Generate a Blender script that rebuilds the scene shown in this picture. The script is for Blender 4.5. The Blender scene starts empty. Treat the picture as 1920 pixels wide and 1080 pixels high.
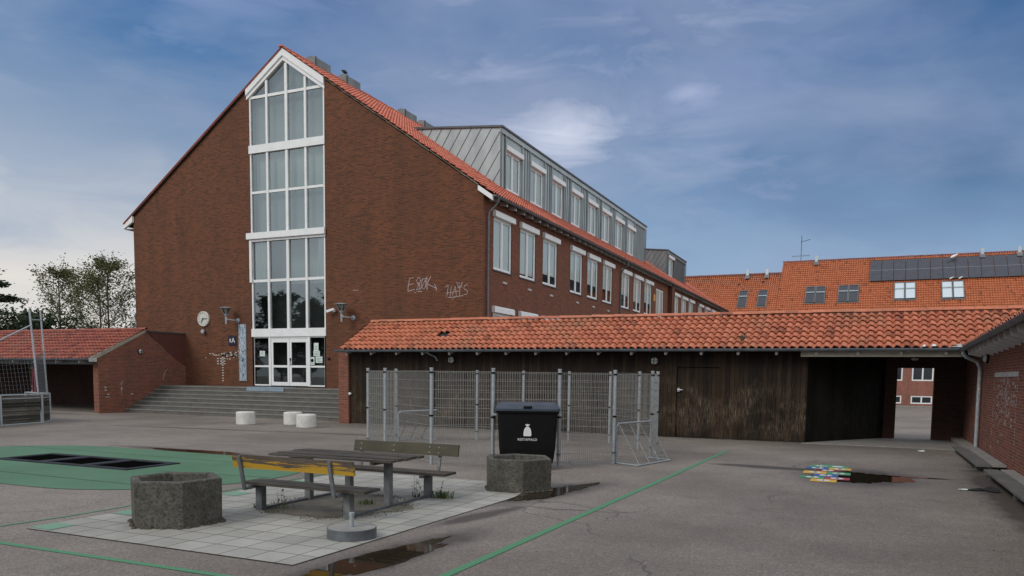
import bpy, math, random
from mathutils import Vector, Matrix
random.seed(7)
S = bpy.context.scene
COL = S.collection
R_ = math.radians

# ------------------------------------------------------------------ camera
cam = bpy.data.cameras.new("camera")
cam.lens = 27.481; cam.sensor_width = 36.0
cam.shift_y = 0.15052
cam.clip_end = 2000
co = bpy.data.objects.new("camera", cam)
COL.objects.link(co)
co.matrix_world = Matrix(((0.9108183519, -0.0459047971, 0.4102470955, 0),
                          (0.4126270503, 0.0718689757, -0.9080604427, 0),
                          (0.0122002918, 0.9963571648, 0.0844011430, 2.0),
                          (0, 0, 0, 1)))
S.camera = co

# ------------------------------------------------------------------ world
W = bpy.data.worlds.new("World"); S.world = W; W.use_nodes = True
nt = W.node_tree; nt.nodes.clear()
def N(t, **k):
    n = nt.nodes.new(t)
    for a, b in k.items(): setattr(n, a, b)
    return n
def L(a, b): nt.links.new(a, b)
def ramp(fac, stops, mode='LINEAR'):
    r = N('ShaderNodeValToRGB'); e = r.color_ramp.elements
    r.color_ramp.interpolation = mode
    while len(e) > 1: e.remove(e[0])
    e[0].position = stops[0][0]; e[0].color = (*stops[0][1], 1)
    for p, c in stops[1:]:
        x = e.new(p); x.color = (*c, 1)
    L(fac, r.inputs[0]); return r.outputs[0]
def math_(op, a, b=None, clamp=False):
    m = N('ShaderNodeMath', operation=op, use_clamp=clamp)
    for i, v in enumerate((a, b)):
        if v is None: continue
        if isinstance(v, (int, float)): m.inputs[i].default_value = v
        else: L(v, m.inputs[i])
    return m.outputs[0]
def mixc(f, a, b, bt='MIX'):
    m = N('ShaderNodeMix', data_type='RGBA', blend_type=bt)
    for i, v in ((0, f), (6, a), (7, b)):
        if isinstance(v, tuple): m.inputs[i].default_value = (*v, 1)
        elif isinstance(v, (int, float)): m.inputs[i].default_value = v
        else: L(v, m.inputs[i])
    return m.outputs[2]
SUN_EL, SUN_AZ = R_(38), R_(205)      # azimuth measured clockwise from +Y
sky = N('ShaderNodeTexSky', sky_type='NISHITA')
sky.sun_disc = False; sky.sun_elevation = SUN_EL; sky.sun_rotation = SUN_AZ
sky.air_density = 1.0; sky.dust_density = 1.5; sky.ozone_density = 2.0
tc = N('ShaderNodeTexCoord')
sep = N('ShaderNodeSeparateXYZ'); L(tc.outputs['Generated'], sep.inputs[0])
X_, Y_, Z_ = sep.outputs
grad = ramp(Z_, [(0.0, (.34, .44, .55)), (.08, (.285, .39, .52)), (.16, (.185, .29, .44)), (.26, (.095, .195, .35)),
                 (.38, (.042, .130, .305)), (.5, (.024, .102, .28)), (1, (.05, .11, .24))])
def vmap(sc, loc=(0, 0, 0)):
    m = N('ShaderNodeMapping'); m.inputs['Scale'].default_value = sc; m.inputs['Location'].default_value = loc
    L(tc.outputs['Generated'], m.inputs[0]); return m.outputs[0]
def noise(vec, s, d=6, r=.55, dist=0):
    n = N('ShaderNodeTexNoise'); L(vec, n.inputs['Vector'])
    n.inputs['Scale'].default_value = s; n.inputs['Detail'].default_value = d
    n.inputs['Roughness'].default_value = r; n.inputs['Distortion'].default_value = dist
    return n.outputs['Fac']
c1 = noise(vmap((1, 1, 3.0), (3.1, .4, .2)), 2.0, 7, .52, .35)
c2 = noise(vmap((1, 1, 2.2), (7.7, 1.4, 3.2)), 1.3, 6, .5, .25)
c3 = noise(vmap((1, 1, 3.0), (1.7, 5.4, 1.2)), 3.6, 8, .55, .5)
c4 = noise(vmap((1.2, .6, 3.6), (9.7, 2.4, 5.2)), 5.5, 8, .58, .6)
low = ramp(Z_, [(0, (1, 1, 1)), (.18, (.75, .75, .75)), (.5, (.45, .45, .45))])
# wide darker slate-blue banks
base = mixc(ramp(c2, [(.42, (0, 0, 0)), (.60, (.95, .95, .95))]), grad, mixc(ramp(Z_, [(.08, (0, 0, 0)), (.36, (1, 1, 1))]), (.115, .195, .32), (.026, .080, .195)))
# lavender-grey veils
base = mixc(math_('MULTIPLY', ramp(c1, [(.40, (0, 0, 0)), (.70, (.85, .85, .85))]), 1.0), base, (.14, .195, .335))
base = mixc(math_('MULTIPLY', ramp(c3, [(.42, (0, 0, 0)), (.70, (.8, .8, .8))]), low), base, (.25, .315, .44))
wisp = math_('MULTIPLY', ramp(c4, [(.54, (0, 0, 0)), (.72, (.55, .55, .55))]), ramp(c1, [(.44, (0, 0, 0)), (.58, (1, 1, 1))]))
base = mixc(wisp, base, (.33, .38, .53))
def blob(d, width, sx=1.0):
    v = Vector(d).normalized()
    dp = N('ShaderNodeVectorMath', operation='DISTANCE')
    mm = N('ShaderNodeMapping'); mm.inputs['Scale'].default_value = (1, 1, sx); L(tc.outputs['Generated'], mm.inputs[0])
    L(mm.outputs[0], dp.inputs[0]); dp.inputs[1].default_value = (v.x, v.y, v.z*sx)
    f = math_('DIVIDE', dp.outputs['Value'], width)
    f = math_('ADD', f, math_('MULTIPLY', math_('SUBTRACT', c4, .5), 2.6))
    f = math_('ADD', f, math_('MULTIPLY', math_('SUBTRACT', c3, .5), 2.0))
    f = math_('SUBTRACT', 1.0, f, True)
    return math_('POWER', f, .9)
SKYBLOBS = [((-.355, .89, .275),   .19, 1.7, .7, (.30, .345, .47)), ((-.340, .89, .288), .075, 1.7, .8, (.56, .59, .70)), ((-.19, .93, .325), .13, 2.2, .5, (.25, .31, .48)),
            ((-.20, .93, .33), .035, 2.4, .6, (.36, .41, .57)), ((-.27, .86, .44), .05, 1.6, .4, (.24, .31, .50)),
            ((-.845, .50, .19), .06, 2.0, .8, (.62, .62, .62)), ((-.86, .44, .30), .11, 1.5, .7, (.24, .31, .44)), ((-.87, .45, .24), .25, 1.6, .5, (.25, .32, .44)),
            ((-.66, .66, .40), .09, 2.2, .5, (.26, .33, .50))]
for d, w, sx, amt, colr in SKYBLOBS:
    base = mixc(math_('MULTIPLY', blob(d, w, sx), amt), base, colr)
gd = N('ShaderNodeVectorMath', operation='DOT_PRODUCT'); L(tc.outputs['Generated'], gd.inputs[0])
gd.inputs[1].default_value = Vector((-.84, .54, 0.04)).normalized()[:]
glow = math_('MULTIPLY', ramp(math_('ADD', gd.outputs['Value'], math_('MULTIPLY', math_('SUBTRACT', c4, .5), .25)), [(.74, (0, 0, 0)), (.9, (.55, .55, .55)), (1, (1, 1, 1))]),
             ramp(Z_, [(0, (1, 1, 1)), (.10, (.9, .9, .9)), (.19, (.35, .35, .35)), (.30, (.06, .06, .06)), (.4, (0, 0, 0))]))
base = mixc(glow, base, mixc(c4, (.42, .44, .48), (.84, .76, .64)))
# high bright overcast behind the viewer
behind = ramp(Y_, [(-.55, (1, 1, 1)), (.0, (.85, .85, .85)), (.28, (0, 0, 0))]) if False else ramp(math_('MULTIPLY', Y_, -1.0), [(0, (0, 0, 0)), (.25, (.7, .7, .7)), (.7, (1, 1, 1))])
base = mixc(behind, base, mixc(ramp(c1, [(.35, (0, 0, 0)), (.65, (1, 1, 1))]), (.34, .38, .43), (.60, .63, .66)))
side = ramp(X_, [(.38, (0, 0, 0)), (.62, (1, 1, 1))])
base = mixc(side, base, (.98, 1.02, 1.04))
zen = ramp(Z_, [(.55, (0, 0, 0)), (.8, (1, 1, 1))])
base = mixc(zen, base, (.62, .66, .74))
bg1 = N('ShaderNodeBackground'); L(sky.outputs[0], bg1.inputs[0]); bg1.inputs[1].default_value = .05
bg2 = N('ShaderNodeBackground'); L(base, bg2.inputs[0]); bg2.inputs[1].default_value = 1.0
mx = N('ShaderNodeMixShader'); mx.inputs[0].default_value = .88
wo = N('ShaderNodeOutputWorld')
L(bg1.outputs[0], mx.inputs[1]); L(bg2.outputs[0], mx.inputs[2]); L(mx.outputs[0], wo.inputs[0])

# ------------------------------------------------------------------ sun (veiled by cloud)
sl = bpy.data.lights.new("sun", 'SUN'); sl.energy = 1.1; sl.angle = R_(25); sl.color = (1, .95, .88)
so = bpy.data.objects.new("sun", sl); COL.objects.link(so)
sd = Vector((math.sin(SUN_AZ)*math.cos(SUN_EL), math.cos(SUN_AZ)*math.cos(SUN_EL), math.sin(SUN_EL)))
so.rotation_euler = sd.to_track_quat('Z', 'Y').to_euler()
so.location = sd*60
S.view_settings.view_transform = 'Standard'; S.view_settings.look = 'None'
S.view_settings.exposure = 0.42; S.view_settings.gamma = 1.0
try:
    S.cycles.max_bounces = 8; S.cycles.diffuse_bounces = 3; S.cycles.glossy_bounces = 3; S.cycles.transparent_max_bounces = 12
    S.cycles.caustics_reflective = False; S.cycles.caustics_refractive = False
    S.cycles.use_denoising = True
except Exception: pass

# ------------------------------------------------------------------ materials
def newmat(name):
    global nt
    m = bpy.data.materials.new(name); m.use_nodes = True
    nt = m.node_tree; nt.nodes.clear()
    out = N('ShaderNodeOutputMaterial'); b = N('ShaderNodeBsdfPrincipled')
    L(b.outputs[0], out.inputs[0])
    return m, b, out
def coords(kind='Object', sc=(1, 1, 1)):
    t = N('ShaderNodeTexCoord'); m = N('ShaderNodeMapping'); m.inputs['Scale'].default_value = sc
    L(t.outputs[kind], m.inputs[0]); return m.outputs[0]
def bump(b, h, dist=.01, st=1.0):
    n = N('ShaderNodeBump'); n.inputs['Distance'].default_value = dist; n.inputs['Strength'].default_value = st
    L(h, n.inputs['Height']); L(n.outputs[0], b.inputs['Normal'])
def setc(b, name, v):
    if isinstance(v, (int, float)): b.inputs[name].default_value = v
    elif isinstance(v, tuple): b.inputs[name].default_value = (*v, 1)
    else: L(v, b.inputs[name])
def plain(name, ca, cb, rough=.6, scale=6, metal=0, bd=.0, lo=.35, hi=.65, det=6, sc3=(1, 1, 1), spots=None, spec=.5):
    m, b, o = newmat(name)
    co_ = coords('Object', sc3); n = noise(co_, scale, det, .6)
    c = mixc(ramp(n, [(lo, (0, 0, 0)), (hi, (1, 1, 1))]), ca, cb)
    if spots:
        s_, p_, colr = spots
        c = mixc(ramp(noise(co_, s_, 4, .6), [(p_, (0, 0, 0)), (p_+.06, (1, 1, 1))]), c, colr)
    setc(b, 'Base Color', c); b.inputs['Roughness'].default_value = rough; b.inputs['Metallic'].default_value = metal; b.inputs['Specular IOR Level'].default_value = spec
    if bd: bump(b, noise(co_, scale*6, 4), bd)
    return m
def brickmat(name, ca, cb, cm, blotch=(.5, .5, .5), msize=.011, tint=1.0):
    m, b, o = newmat(name)
    uv = coords('UV')
    t = N('ShaderNodeTexBrick'); L(uv, t.inputs['Vector'])
    t.inputs['Scale'].default_value = 1.0; t.inputs['Brick Width'].default_value = .24
    t.inputs['Row Height'].default_value = .0667; t.inputs['Mortar Size'].default_value = msize*.62
    t.inputs['Mortar Smooth'].default_value = .15; t.inputs['Bias'].default_value = 0.0
    t.inputs['Color1'].default_value = (0, 0, 0, 1); t.inputs['Color2'].default_value = (1, 1, 1, 1); t.inputs['Mortar'].default_value = (.5, .5, .5, 1)
    v = ramp(t.outputs['Color'], [(0, tuple(x*1.25 for x in cb)), (.4, ca), (.8, tuple(x*1.25 for x in ca)), (1, tuple(x*.8 for x in cb))])
    big = noise(uv, .45, 5, .6); fine = noise(uv, 14, 3, .7)
    v = mixc(ramp(big, [(.35, (0, 0, 0)), (.7, (.55, .55, .55))]), v, tuple(a*b_ for a, b_ in zip(ca, blotch)))
    mpv = N('ShaderNodeMapping'); L(uv, mpv.inputs[0]); mpv.inputs['Scale'].default_value = (1.0, .10, 1)
    v = mixc(1.0, v, ramp(noise(mpv.outputs[0], 1.6, 5, .65), [(.3, (.74, .74, .76)), (.5, (1, 1, 1)), (.7, (1.2, 1.16, 1.1))]), 'MULTIPLY')
    v = mixc(1.0, v, ramp(fine, [(.3, (.72, .72, .72)), (.7, (1.25, 1.25, 1.25))]), 'MULTIPLY')
    v = mixc(t.outputs['Fac'], v, cm)
    setc(b, 'Base Color', v); b.inputs['Roughness'].default_value = .85
    bump(b, mixc(t.outputs['Fac'], fine, (-.5, -.5, -.5)), .006, .9)
    return m
def tilemat(name, ca, cb, cc, moss=.0, dark=(.5, .45, .4)):
    m, b, o = newmat(name)
    uvn = N('ShaderNodeTexCoord').outputs['UV']
    fl = N('ShaderNodeVectorMath', operation='FLOOR'); L(uvn, fl.inputs[0])
    wn = N('ShaderNodeTexWhiteNoise', noise_dimensions='2D'); L(fl.outputs[0], wn.inputs['Vector'])
    v = ramp(wn.outputs['Value'], [(0, cb), (.3, ca), (.65, cc), (.93, ca), (1, tuple(x*.6 for x in cb))])
    ob = coords('Object')
    g = noise(ob, 9, 5, .65); g2 = noise(ob, .8, 4, .6)
    v = mixc(ramp(g, [(.48, (0, 0, 0)), (.72, (.6, .6, .6))]), v, tuple(a*d for a, d in zip(ca, dark)))
    if moss: v = mixc(ramp(g2, [(.5, (0, 0, 0)), (.75, (moss,)*3)]), v, (.14, .12, .07))
    setc(b, 'Base Color', v); b.inputs['Roughness'].default_value = .62
    bump(b, g, .004)
    return m
M = {}
M['brick'] = brickmat('brown_red_brick', (.130, .039, .0145), (.056, .017, .0075), (.145, .078, .038), (.62, .62, .7))
M['brick_side'] = brickmat('warm_red_brick', (.170, .048, .022), (.08, .023, .013), (.16, .09, .055), (.75, .7, .7))
M['brick_wing'] = brickmat('red_yard_brick', (.205, .054, .027), (.08, .023, .014), (.21, .14, .105), (.8, .65, .6), .015)
M['brick_dark'] = brickmat('shade_darkened_brick', (.06, .02, .012), (.03, .012, .008), (.05, .035, .025), (.6, .6, .6), .013)  # darker copy of the yard brick, deep shade put into its colour
M['brick_far'] = brickmat('pinkish_red_brick', (.27, .095, .065), (.2, .07, .05), (.24, .15, .12))
M['plaster_red'] = plain('maroon_painted_brick', (.085, .025, .018), (.11, .034, .024), .8, 1.5, bd=.002)
M['tile'] = tilemat('orange_pantile', (.47, .145, .070), (.40, .115, .058), (.53, .175, .09), .55, (.55, .55, .55))
M['tile_main'] = tilemat('salmon_pantile', (.50, .13, .075), (.38, .09, .05), (.58, .18, .11), .15)
M['tile_far'] = tilemat('bright_orange_pantile', (.46, .135, .052), (.41, .115, .045), (.51, .155, .06), .2)
M['tile_red'] = tilemat('dark_red_pantile', (.26, .062, .038), (.17, .04, .027), (.34, .09, .05), .45)
M['white'] = plain('white_paint', (.80, .81, .81), (.73, .74, .74), .45, 3)
M['white_dirty'] = plain('weathered_white_paint', (.55, .55, .52), (.40, .39, .36), .6, 5)
M['beige'] = plain('beige_fascia_paint', (.36, .33, .27), (.27, .25, .2), .6, 4)
M['zinc'] = plain('pale_zinc_sheet', (.40, .46, .47), (.30, .35, .365), .45, 1.6, .1, sc3=(1, 1, .5))
M['zinc_dark'] = plain('dull_zinc_sheet', (.11, .125, .13), (.17, .185, .19), .5, 1.2, .15, sc3=(1, 1, .4))
M['zinc_trim'] = plain('dark_zinc_edge', (.055, .06, .065), (.09, .095, .10), .5, 3, .3)
M['gutter'] = plain('grey_zinc_gutter', (.12, .145, .17), (.19, .22, .25), .4, 3, .5)
M['steel'] = plain('galvanised_steel', (.28, .315, .34), (.38, .41, .43), .5, 12, .15)
M['wire'] = plain('galvanised_wire', (.20, .20, .19), (.28, .28, .265), .6, 12, .1)
M['steel_dark'] = plain('dark_weathered_steel', (.09, .10, .11), (.15, .16, .17), .5, 10, .2)
M['concrete'] = plain('step_concrete', (.095, .092, .084), (.14, .134, .12), .85, 2.2, bd=.003, spots=(9, .66, (.08, .08, .075)))
M['concrete_light'] = plain('pale_step_edge', (.17, .165, .15), (.23, .22, .20), .85, 3, bd=.003)
M['kerb'] = plain('kerb_concrete', (.27, .26, .24), (.2, .19, .17), .85, 3, bd=.003)
M['stool'] = plain('whitish_concrete', (.66, .65, .60), (.52, .51, .47), .85, 4, bd=.002, spots=(18, .68, (.3, .3, .27)))
M['cream'] = plain('cream_lamp_glass', (.55, .57, .56), (.45, .47, .46), .25, 3)
M['clock'] = plain('off_white_clock_face', (.62, .62, .56), (.52, .52, .47), .5, 9)
M['black'] = plain('black_plastic', (.003, .003, .0035), (.005, .005, .006), .5, 3, spec=.2)
M['lid'] = plain('dark_blue_grey_plastic', (.035, .045, .062), (.05, .062, .085), .4, 3)
M['rubber'] = plain('dark_rubber_frame', (.035, .038, .045), (.05, .055, .062), .9, 5, spec=.1)
M['bed'] = plain('black_jumping_mat', (.002, .002, .002), (.005, .005, .005), 1.0, 20, spec=0)
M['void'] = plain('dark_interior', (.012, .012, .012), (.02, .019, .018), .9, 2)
M['inner'] = plain('dim_interior_wall', (.075, .09, .09), (.13, .145, .14), .9, .8)
M['blind'] = plain('grey_green_blind', (.40, .47, .46), (.47, .54, .52), .8, .6)
M['blind_green'] = plain('pale_green_blind', (.64, .74, .66), (.72, .81, .73), .8, .6)
M['blind_pale'] = plain('pale_blind', (.60, .69, .69), (.68, .76, .755), .8, .6)
M['curtain'] = plain('white_curtain', (.84, .87, .86), (.62, .67, .67), .9, 2, sc3=(6, 6, .3))
M['soil'] = plain('damp_soil', (.045, .038, .028), (.085, .075, .055), .95, 5, bd=.01)
M['dirt'] = plain('sandy_dirt', (.10, .088, .07), (.17, .155, .125), .95, 3, bd=.006)
M['red_paint'] = plain('red_painted_steel', (.17, .022, .04), (.12, .015, .028), .5, 3)
M['navy'] = plain('navy_sign', (.008, .012, .03), (.012, .018, .04), .4, 3)
M['signwhite'] = plain('white_print', (.75, .75, .77), (.7, .7, .72), .5, 3)
M['paper'] = plain('pale_paper', (.55, .66, .60), (.68, .74, .70), .7, 9)
M['chalk'] = plain('silvery_spray_paint', (.58, .52, .54), (.30, .23, .22), .6, 7)
M['bark'] = plain('dark_bark', (.035, .028, .022), (.06, .05, .04), .9, 9)
M['bluestone'] = plain('pale_blue_slab', (.25, .32, .39), (.20, .26, .32), .7, 4)
M['panel'] = plain('solar_cell', (.040, .043, .055), (.055, .058, .07), .22, 2)
M['orangepaint'] = plain('amber_paint', (.75, .36, .06), (.6, .28, .05), .5, 9)
M['cloth'] = plain('black_cloth', (.008, .008, .009), (.014, .013, .014), .9, 9)
M['woodgrey'] = None

def woodmat(name, ca, cb, plank, along='v', paint=None, worn=.5, scuffs=None, rough=.75, cham=.012):
    """planks: uv in metres; plank = board width (0: single board)"""
    m, b, o = newmat(name)
    t = N('ShaderNodeTexCoord'); s = N('ShaderNodeSeparateXYZ'); L(t.outputs['UV'], s.inputs[0])
    U, V = (s.outputs[0], s.outputs[1]) if along == 'v' else (s.outputs[1], s.outputs[0])
    mp = N('ShaderNodeMapping'); L(t.outputs['UV'], mp.inputs[0])
    mp.inputs['Scale'].default_value = (28, 1.3, 1) if along == 'v' else (1.3, 28, 1)
    g = noise(mp.outputs[0], 1.6, 6, .65)
    c = mixc(ramp(g, [(.3, (0, 0, 0)), (.72, (1, 1, 1))]), ca, cb)
    if plank:
        q = math_('DIVIDE', U, plank); fl = math_('FLOOR', q); fr = math_('FRACT', q)
        wn = N('ShaderNodeTexWhiteNoise', noise_dimensions='1D'); L(fl, wn.inputs['W'])
        c = mixc(1.0, c, ramp(wn.outputs['Value'], [(0, (.45, .45, .45)), (1, (1.7, 1.6, 1.5))]), 'MULTIPLY')
        gap = math_('LESS_THAN', math_('MINIMUM', fr, math_('SUBTRACT', 1.0, fr)), cham/plank*.5)
        c = mixc(gap, c, tuple(x*.15 for x in ca))
    big = noise(t.outputs['UV'], 1.1, 5, .6)
    c = mixc(1.0, c, ramp(big, [(.3, (.7, .7, .7)), (.7, (1.35, 1.35, 1.3))]), 'MULTIPLY')
    if scuffs:
        f = math_('MULTIPLY', ramp(noise(mp.outputs[0], 2.2, 6, .75), [(.47, (0, 0, 0)), (.62, (1, 1, 1))]),
                  ramp(noise(t.outputs['UV'], .9, 4, .65), [(.42, (.12, .12, .12)), (.62, (1, 1, 1))]))
        f = math_('MULTIPLY', f, ramp(math_('ADD', math_('DIVIDE', V, 3.0), math_('MULTIPLY', math_('SUBTRACT', big, .5), .5)), [(.0, (.25, .25, .25)), (.22, (.75, .75, .75)), (.38, (.8, .8, .8)), (.66, (.05, .05, .05))]))
        c = mixc(f, c, scuffs)
    if paint:
        n2 = noise(mp.outputs[0], .9, 7, .65)
        wb = math_('ADD', n2, math_('MULTIPLY', math_('SUBTRACT', s.outputs[1], .055), worn))
        c = mixc(ramp(wb, [(.545, (1, 1, 1)), (.57, (0, 0, 0))]), c, paint)
    setc(b, 'Base Color', c); b.inputs['Roughness'].default_value = rough; b.inputs['Specular IOR Level'].default_value = .22
    h = math_('SUBTRACT', g, gap) if plank else g
    bump(b, h, .008 if plank else .003)
    return m
M['cladding'] = woodmat('dark_brown_board_cladding', (.008, .005, .003), (.028, .017, .010), .145, scuffs=(.26, .20, .135))
M['cladding_black'] = woodmat('blackened_board_cladding', (.006, .005, .005), (.012, .011, .009), .145, scuffs=(.06, .06, .05))
M['woodgrey'] = woodmat('weathered_grey_boards', (.022, .019, .016), (.115, .10, .085), 0, 'u', rough=.6)
M['steel_leg'] = plain('dull_galvanised_leg', (.10, .11, .115), (.17, .18, .185), .55, 9, .1)
M['boards_rink'] = woodmat('grey_rink_boards', (.045, .045, .042), (.09, .088, .08), .16, 'u')
M['backboard'] = woodmat('dark_olive_board', (.055, .050, .036), (.085, .078, .055), 0, 'u')
M['yellow_board'] = woodmat('peeling_yellow_board', (.07, .055, .045), (.13, .105, .085), 0, 'u', paint=(.46, .27, .03), worn=1.5)

# concrete of the planters, mossy and pitted
m, b, o = newmat('mossy_pitted_concrete'); ob = coords('Object')
n1 = noise(ob, 5, 7, .75); n2 = noise(ob, 26, 6, .75); n3 = noise(ob, 44, 3, .6)
c = mixc(ramp(n1, [(.35, (0, 0, 0)), (.65, (1, 1, 1))]), (.060, .057, .047), (.135, .127, .105))
c = mixc(ramp(n2, [(.50, (0, 0, 0)), (.60, (.9, .9, .9))]), c, (.026, .027, .018))
c = mixc(ramp(n3, [(.62, (0, 0, 0)), (.70, (.9, .9, .9))]), c, (.018, .018, .016))
setc(b, 'Base Color', c); b.inputs['Roughness'].default_value = .9
bump(b, mixc(.5, n3, n2), .02); M['planter'] = m

# asphalt with damp patches round the puddles
PUDDLES = [  # centre, radii, angle
    ((-.02, 17.55), (.95, 1.3), -.2), ((-4.75, 7.0), (.30, 1.75), -.13), ((-4.86, 12.55), (.36, 1.5), -.22), ((-15.3, 14.62), (2.3, .30), -.05), ((1.0, 18.1), (.62, .12), .05)]
DAMP = PUDDLES + [((-1.9, 18.5), (1.1, .28), -.1), ((2.35, 15.5), (.35, 5.0), .0), ((-4.95, 9.9), (.16, .8), -.2), ((-18.5, 21.0), (6, .16), .12)]
m, b, o = newmat('asphalt'); ob = coords('Object')
nf = noise(ob, 95, 2, .8); nb = noise(ob, .22, 5, .6); nm = noise(ob, 1.6, 6, .65); nf2 = noise(ob, 240, 1, .6)
c = mixc(ramp(nb, [(.38, (0, 0, 0)), (.60, (1, 1, 1))]), (.150, .125, .103), (.238, .205, .172))
c = mixc(ramp(nm, [(.35, (0, 0, 0)), (.75, (.5, .5, .5))]), c, (.135, .118, .104))
ng = noise(ob, 26, 3, .85); nh = noise(ob, 9, 5, .8)
c = mixc(1.0, c, ramp(nf, [(.3, (.5, .48, .47)), (.5, (.95, .95, .95)), (.7, (1.7, 1.7, 1.7))]), 'MULTIPLY')
c = mixc(1.0, c, ramp(ng, [(.34, (.62, .60, .58)), (.5, (1, 1, 1)), (.66, (1.45, 1.45, 1.45))]), 'MULTIPLY')
c = mixc(1.0, c, ramp(nh, [(.35, (.84, .84, .84)), (.65, (1.14, 1.14, 1.14))]), 'MULTIPLY')
sp = N('ShaderNodeSeparateXYZ'); L(ob, sp.inputs[0])
damp = None
for (cx, cy), (rx, ry), an in DAMP:
    mp = N('ShaderNodeMapping', vector_type='TEXTURE'); L(ob, mp.inputs[0])
    mp.inputs['Location'].default_value = (cx, cy, 0); mp.inputs['Rotation'].default_value = (0, 0, an); mp.inputs['Scale'].default_value = (rx*1.3, ry*1.25, 1)
    ln = N('ShaderNodeVectorMath', operation='LENGTH'); L(mp.outputs[0], ln.inputs[0])
    d_ = math_('ADD', ln.outputs['Value'], math_('MULTIPLY', math_('SUBTRACT', nm, .5), 1.3))
    f = ramp(math_('MULTIPLY', d_, .7), [(.46, (1, 1, 1)), (.60, (.55, .55, .55)), (.86, (0, 0, 0))])
    damp = f if damp is None else math_('MAXIMUM', damp, f)
crack = N('ShaderNodeTexVoronoi', feature='DISTANCE_TO_EDGE'); cn = N('ShaderNodeTexNoise'); L(ob, cn.inputs['Vector']); cn.inputs['Scale'].default_value = .7; cn.inputs['Detail'].default_value = 7
cv = N('ShaderNodeVectorMath', operation='MULTIPLY_ADD'); L(cn.outputs['Color'], cv.inputs[0]); cv.inputs[1].default_value = (1.6, 1.6, 0); L(ob, cv.inputs[2])
L(cv.outputs[0], crack.inputs['Vector']); crack.inputs['Scale'].default_value = .13
ck = math_('MULTIPLY', math_('LESS_THAN', crack.outputs['Distance'], .0022), ramp(noise(ob, .35, 3), [(.45, (0, 0, 0)), (.55, (1, 1, 1))]))
stn = ramp(noise(ob, .8, 7, .7, 1.2), [(.56, (0, 0, 0)), (.70, (.5, .5, .5))])
c = mixc(stn, c, (.11, .092, .078))
c = mixc(math_('MULTIPLY', ck, .6), c, (.05, .045, .04))
c = mixc(math_('MULTIPLY', damp, .80), c, (.055, .042, .031))
setc(b, 'Base Color', c)
setc(b, 'Roughness', ramp(damp, [(0, (.82, .82, .82)), (1, (.42, .42, .42))]))
bump(b, nf, .004, .6); M['asphalt'] = m

m, b, o = newmat('puddle_water'); setc(b, 'Base Color', (.022, .016, .010)); b.inputs['Roughness'].default_value = .03
b.inputs['IOR'].default_value = 1.33; b.inputs['Specular IOR Level'].default_value = .5
bump(b, noise(coords('Object'), 3, 2), .0008, .2); M['water'] = m

m, b, o = newmat('pale_paving_slabs'); ob = coords('UV')
t = N('ShaderNodeTexBrick'); L(ob, t.inputs['Vector']); t.offset = 0.0
for k, v in (('Scale', 1), ('Brick Width', .4), ('Row Height', .4), ('Mortar Size', .007), ('Mortar Smooth', .1), ('Bias', 0)): t.inputs[k].default_value = v
t.inputs['Color1'].default_value = (.31, .30, .265, 1); t.inputs['Color2'].default_value = (.395, .38, .34, 1); t.inputs['Mortar'].default_value = (.07, .062, .048, 1)
c = mixc(1.0, t.outputs['Color'], ramp(noise(ob, 90, 2, .8), [(.25, (.7, .7, .7)), (.75, (1.2, 1.2, 1.2))]), 'MULTIPLY')
c = mixc(1.0, c, ramp(noise(ob, 1.3, 5, .6), [(.3, (.8, .8, .78)), (.7, (1.1, 1.1, 1.1))]), 'MULTIPLY')
c = mixc(ramp(noise(ob, 2.2, 6, .7), [(.60, (0, 0, 0)), (.72, (.6, .6, .6))]), c, (.16, .14, .11))
setc(b, 'Base Color', c); b.inputs['Roughness'].default_value = .85; bump(b, t.outputs['Fac'], -.006); M['slabs'] = m

def worn(name, colr, scale=18, p=.60, under=(.15, .13, .115)):
    m, b, o = newmat(name); ob = coords('Object')
    n = noise(ob, scale, 6, .75); sp_ = noise(ob, 95, 2, .8)
    c = mixc(ramp(n, [(p, (0, 0, 0)), (p+.08, (.8, .8, .8))]), colr, under)
    c = mixc(1.0, c, ramp(sp_, [(.25, (.72, .72, .72)), (.75, (1.2, 1.2, 1.2))]), 'MULTIPLY')
    setc(b, 'Base Color', c); b.inputs['Roughness'].default_value = .75; bump(b, sp_, .003); return m
M['greenline'] = worn('green_line_paint', (.075, .235, .115))
M['greentile'] = worn('pale_green_paint', (.17, .31, .21), 12, .62)
M['hop_y'] = worn('yellow_ground_paint', (.62, .36, .05), 16, .66); M['hop_g'] = worn('green_ground_paint', (.06, .27, .13), 16, .66)
M['hop_r'] = worn('red_ground_paint', (.36, .05, .07), 16, .66); M['hop_b'] = worn('blue_ground_paint', (.04, .11, .32), 16, .66)
M['hop_dr'] = worn('dark_red_ground_paint', (.16, .02, .02), 16, .66); M['hop_w'] = worn('white_ground_paint', (.62, .62, .6), 16, .7)
M['courtline'] = worn('faded_white_line', (.42, .42, .40), 8, .5, (.3, .28, .26))
# green safety surface
m, b, o = newmat('green_rubber_surface'); ob = coords('Object')
c = mixc(ramp(noise(ob, .5, 5, .6), [(.3, (0, 0, 0)), (.7, (1, 1, 1))]), (.062, .145, .078), (.088, .19, .108))
c = mixc(1.0, c, ramp(noise(ob, 120, 2, .8), [(.25, (.7, .7, .7)), (.75, (1.25, 1.25, 1.25))]), 'MULTIPLY')
c = mixc(ramp(noise(ob, 1.4, 6, .7), [(.58, (0, 0, 0)), (.75, (.45, .45, .45))]), c, (.10, .13, .09))
setc(b, 'Base Color', c); b.inputs['Roughness'].default_value = .8; bump(b, noise(ob, 60, 3), .003); M['green'] = m
M['seam'] = plain('dark_seam', (.03, .06, .04), (.04, .075, .05), .8, 5)

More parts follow.
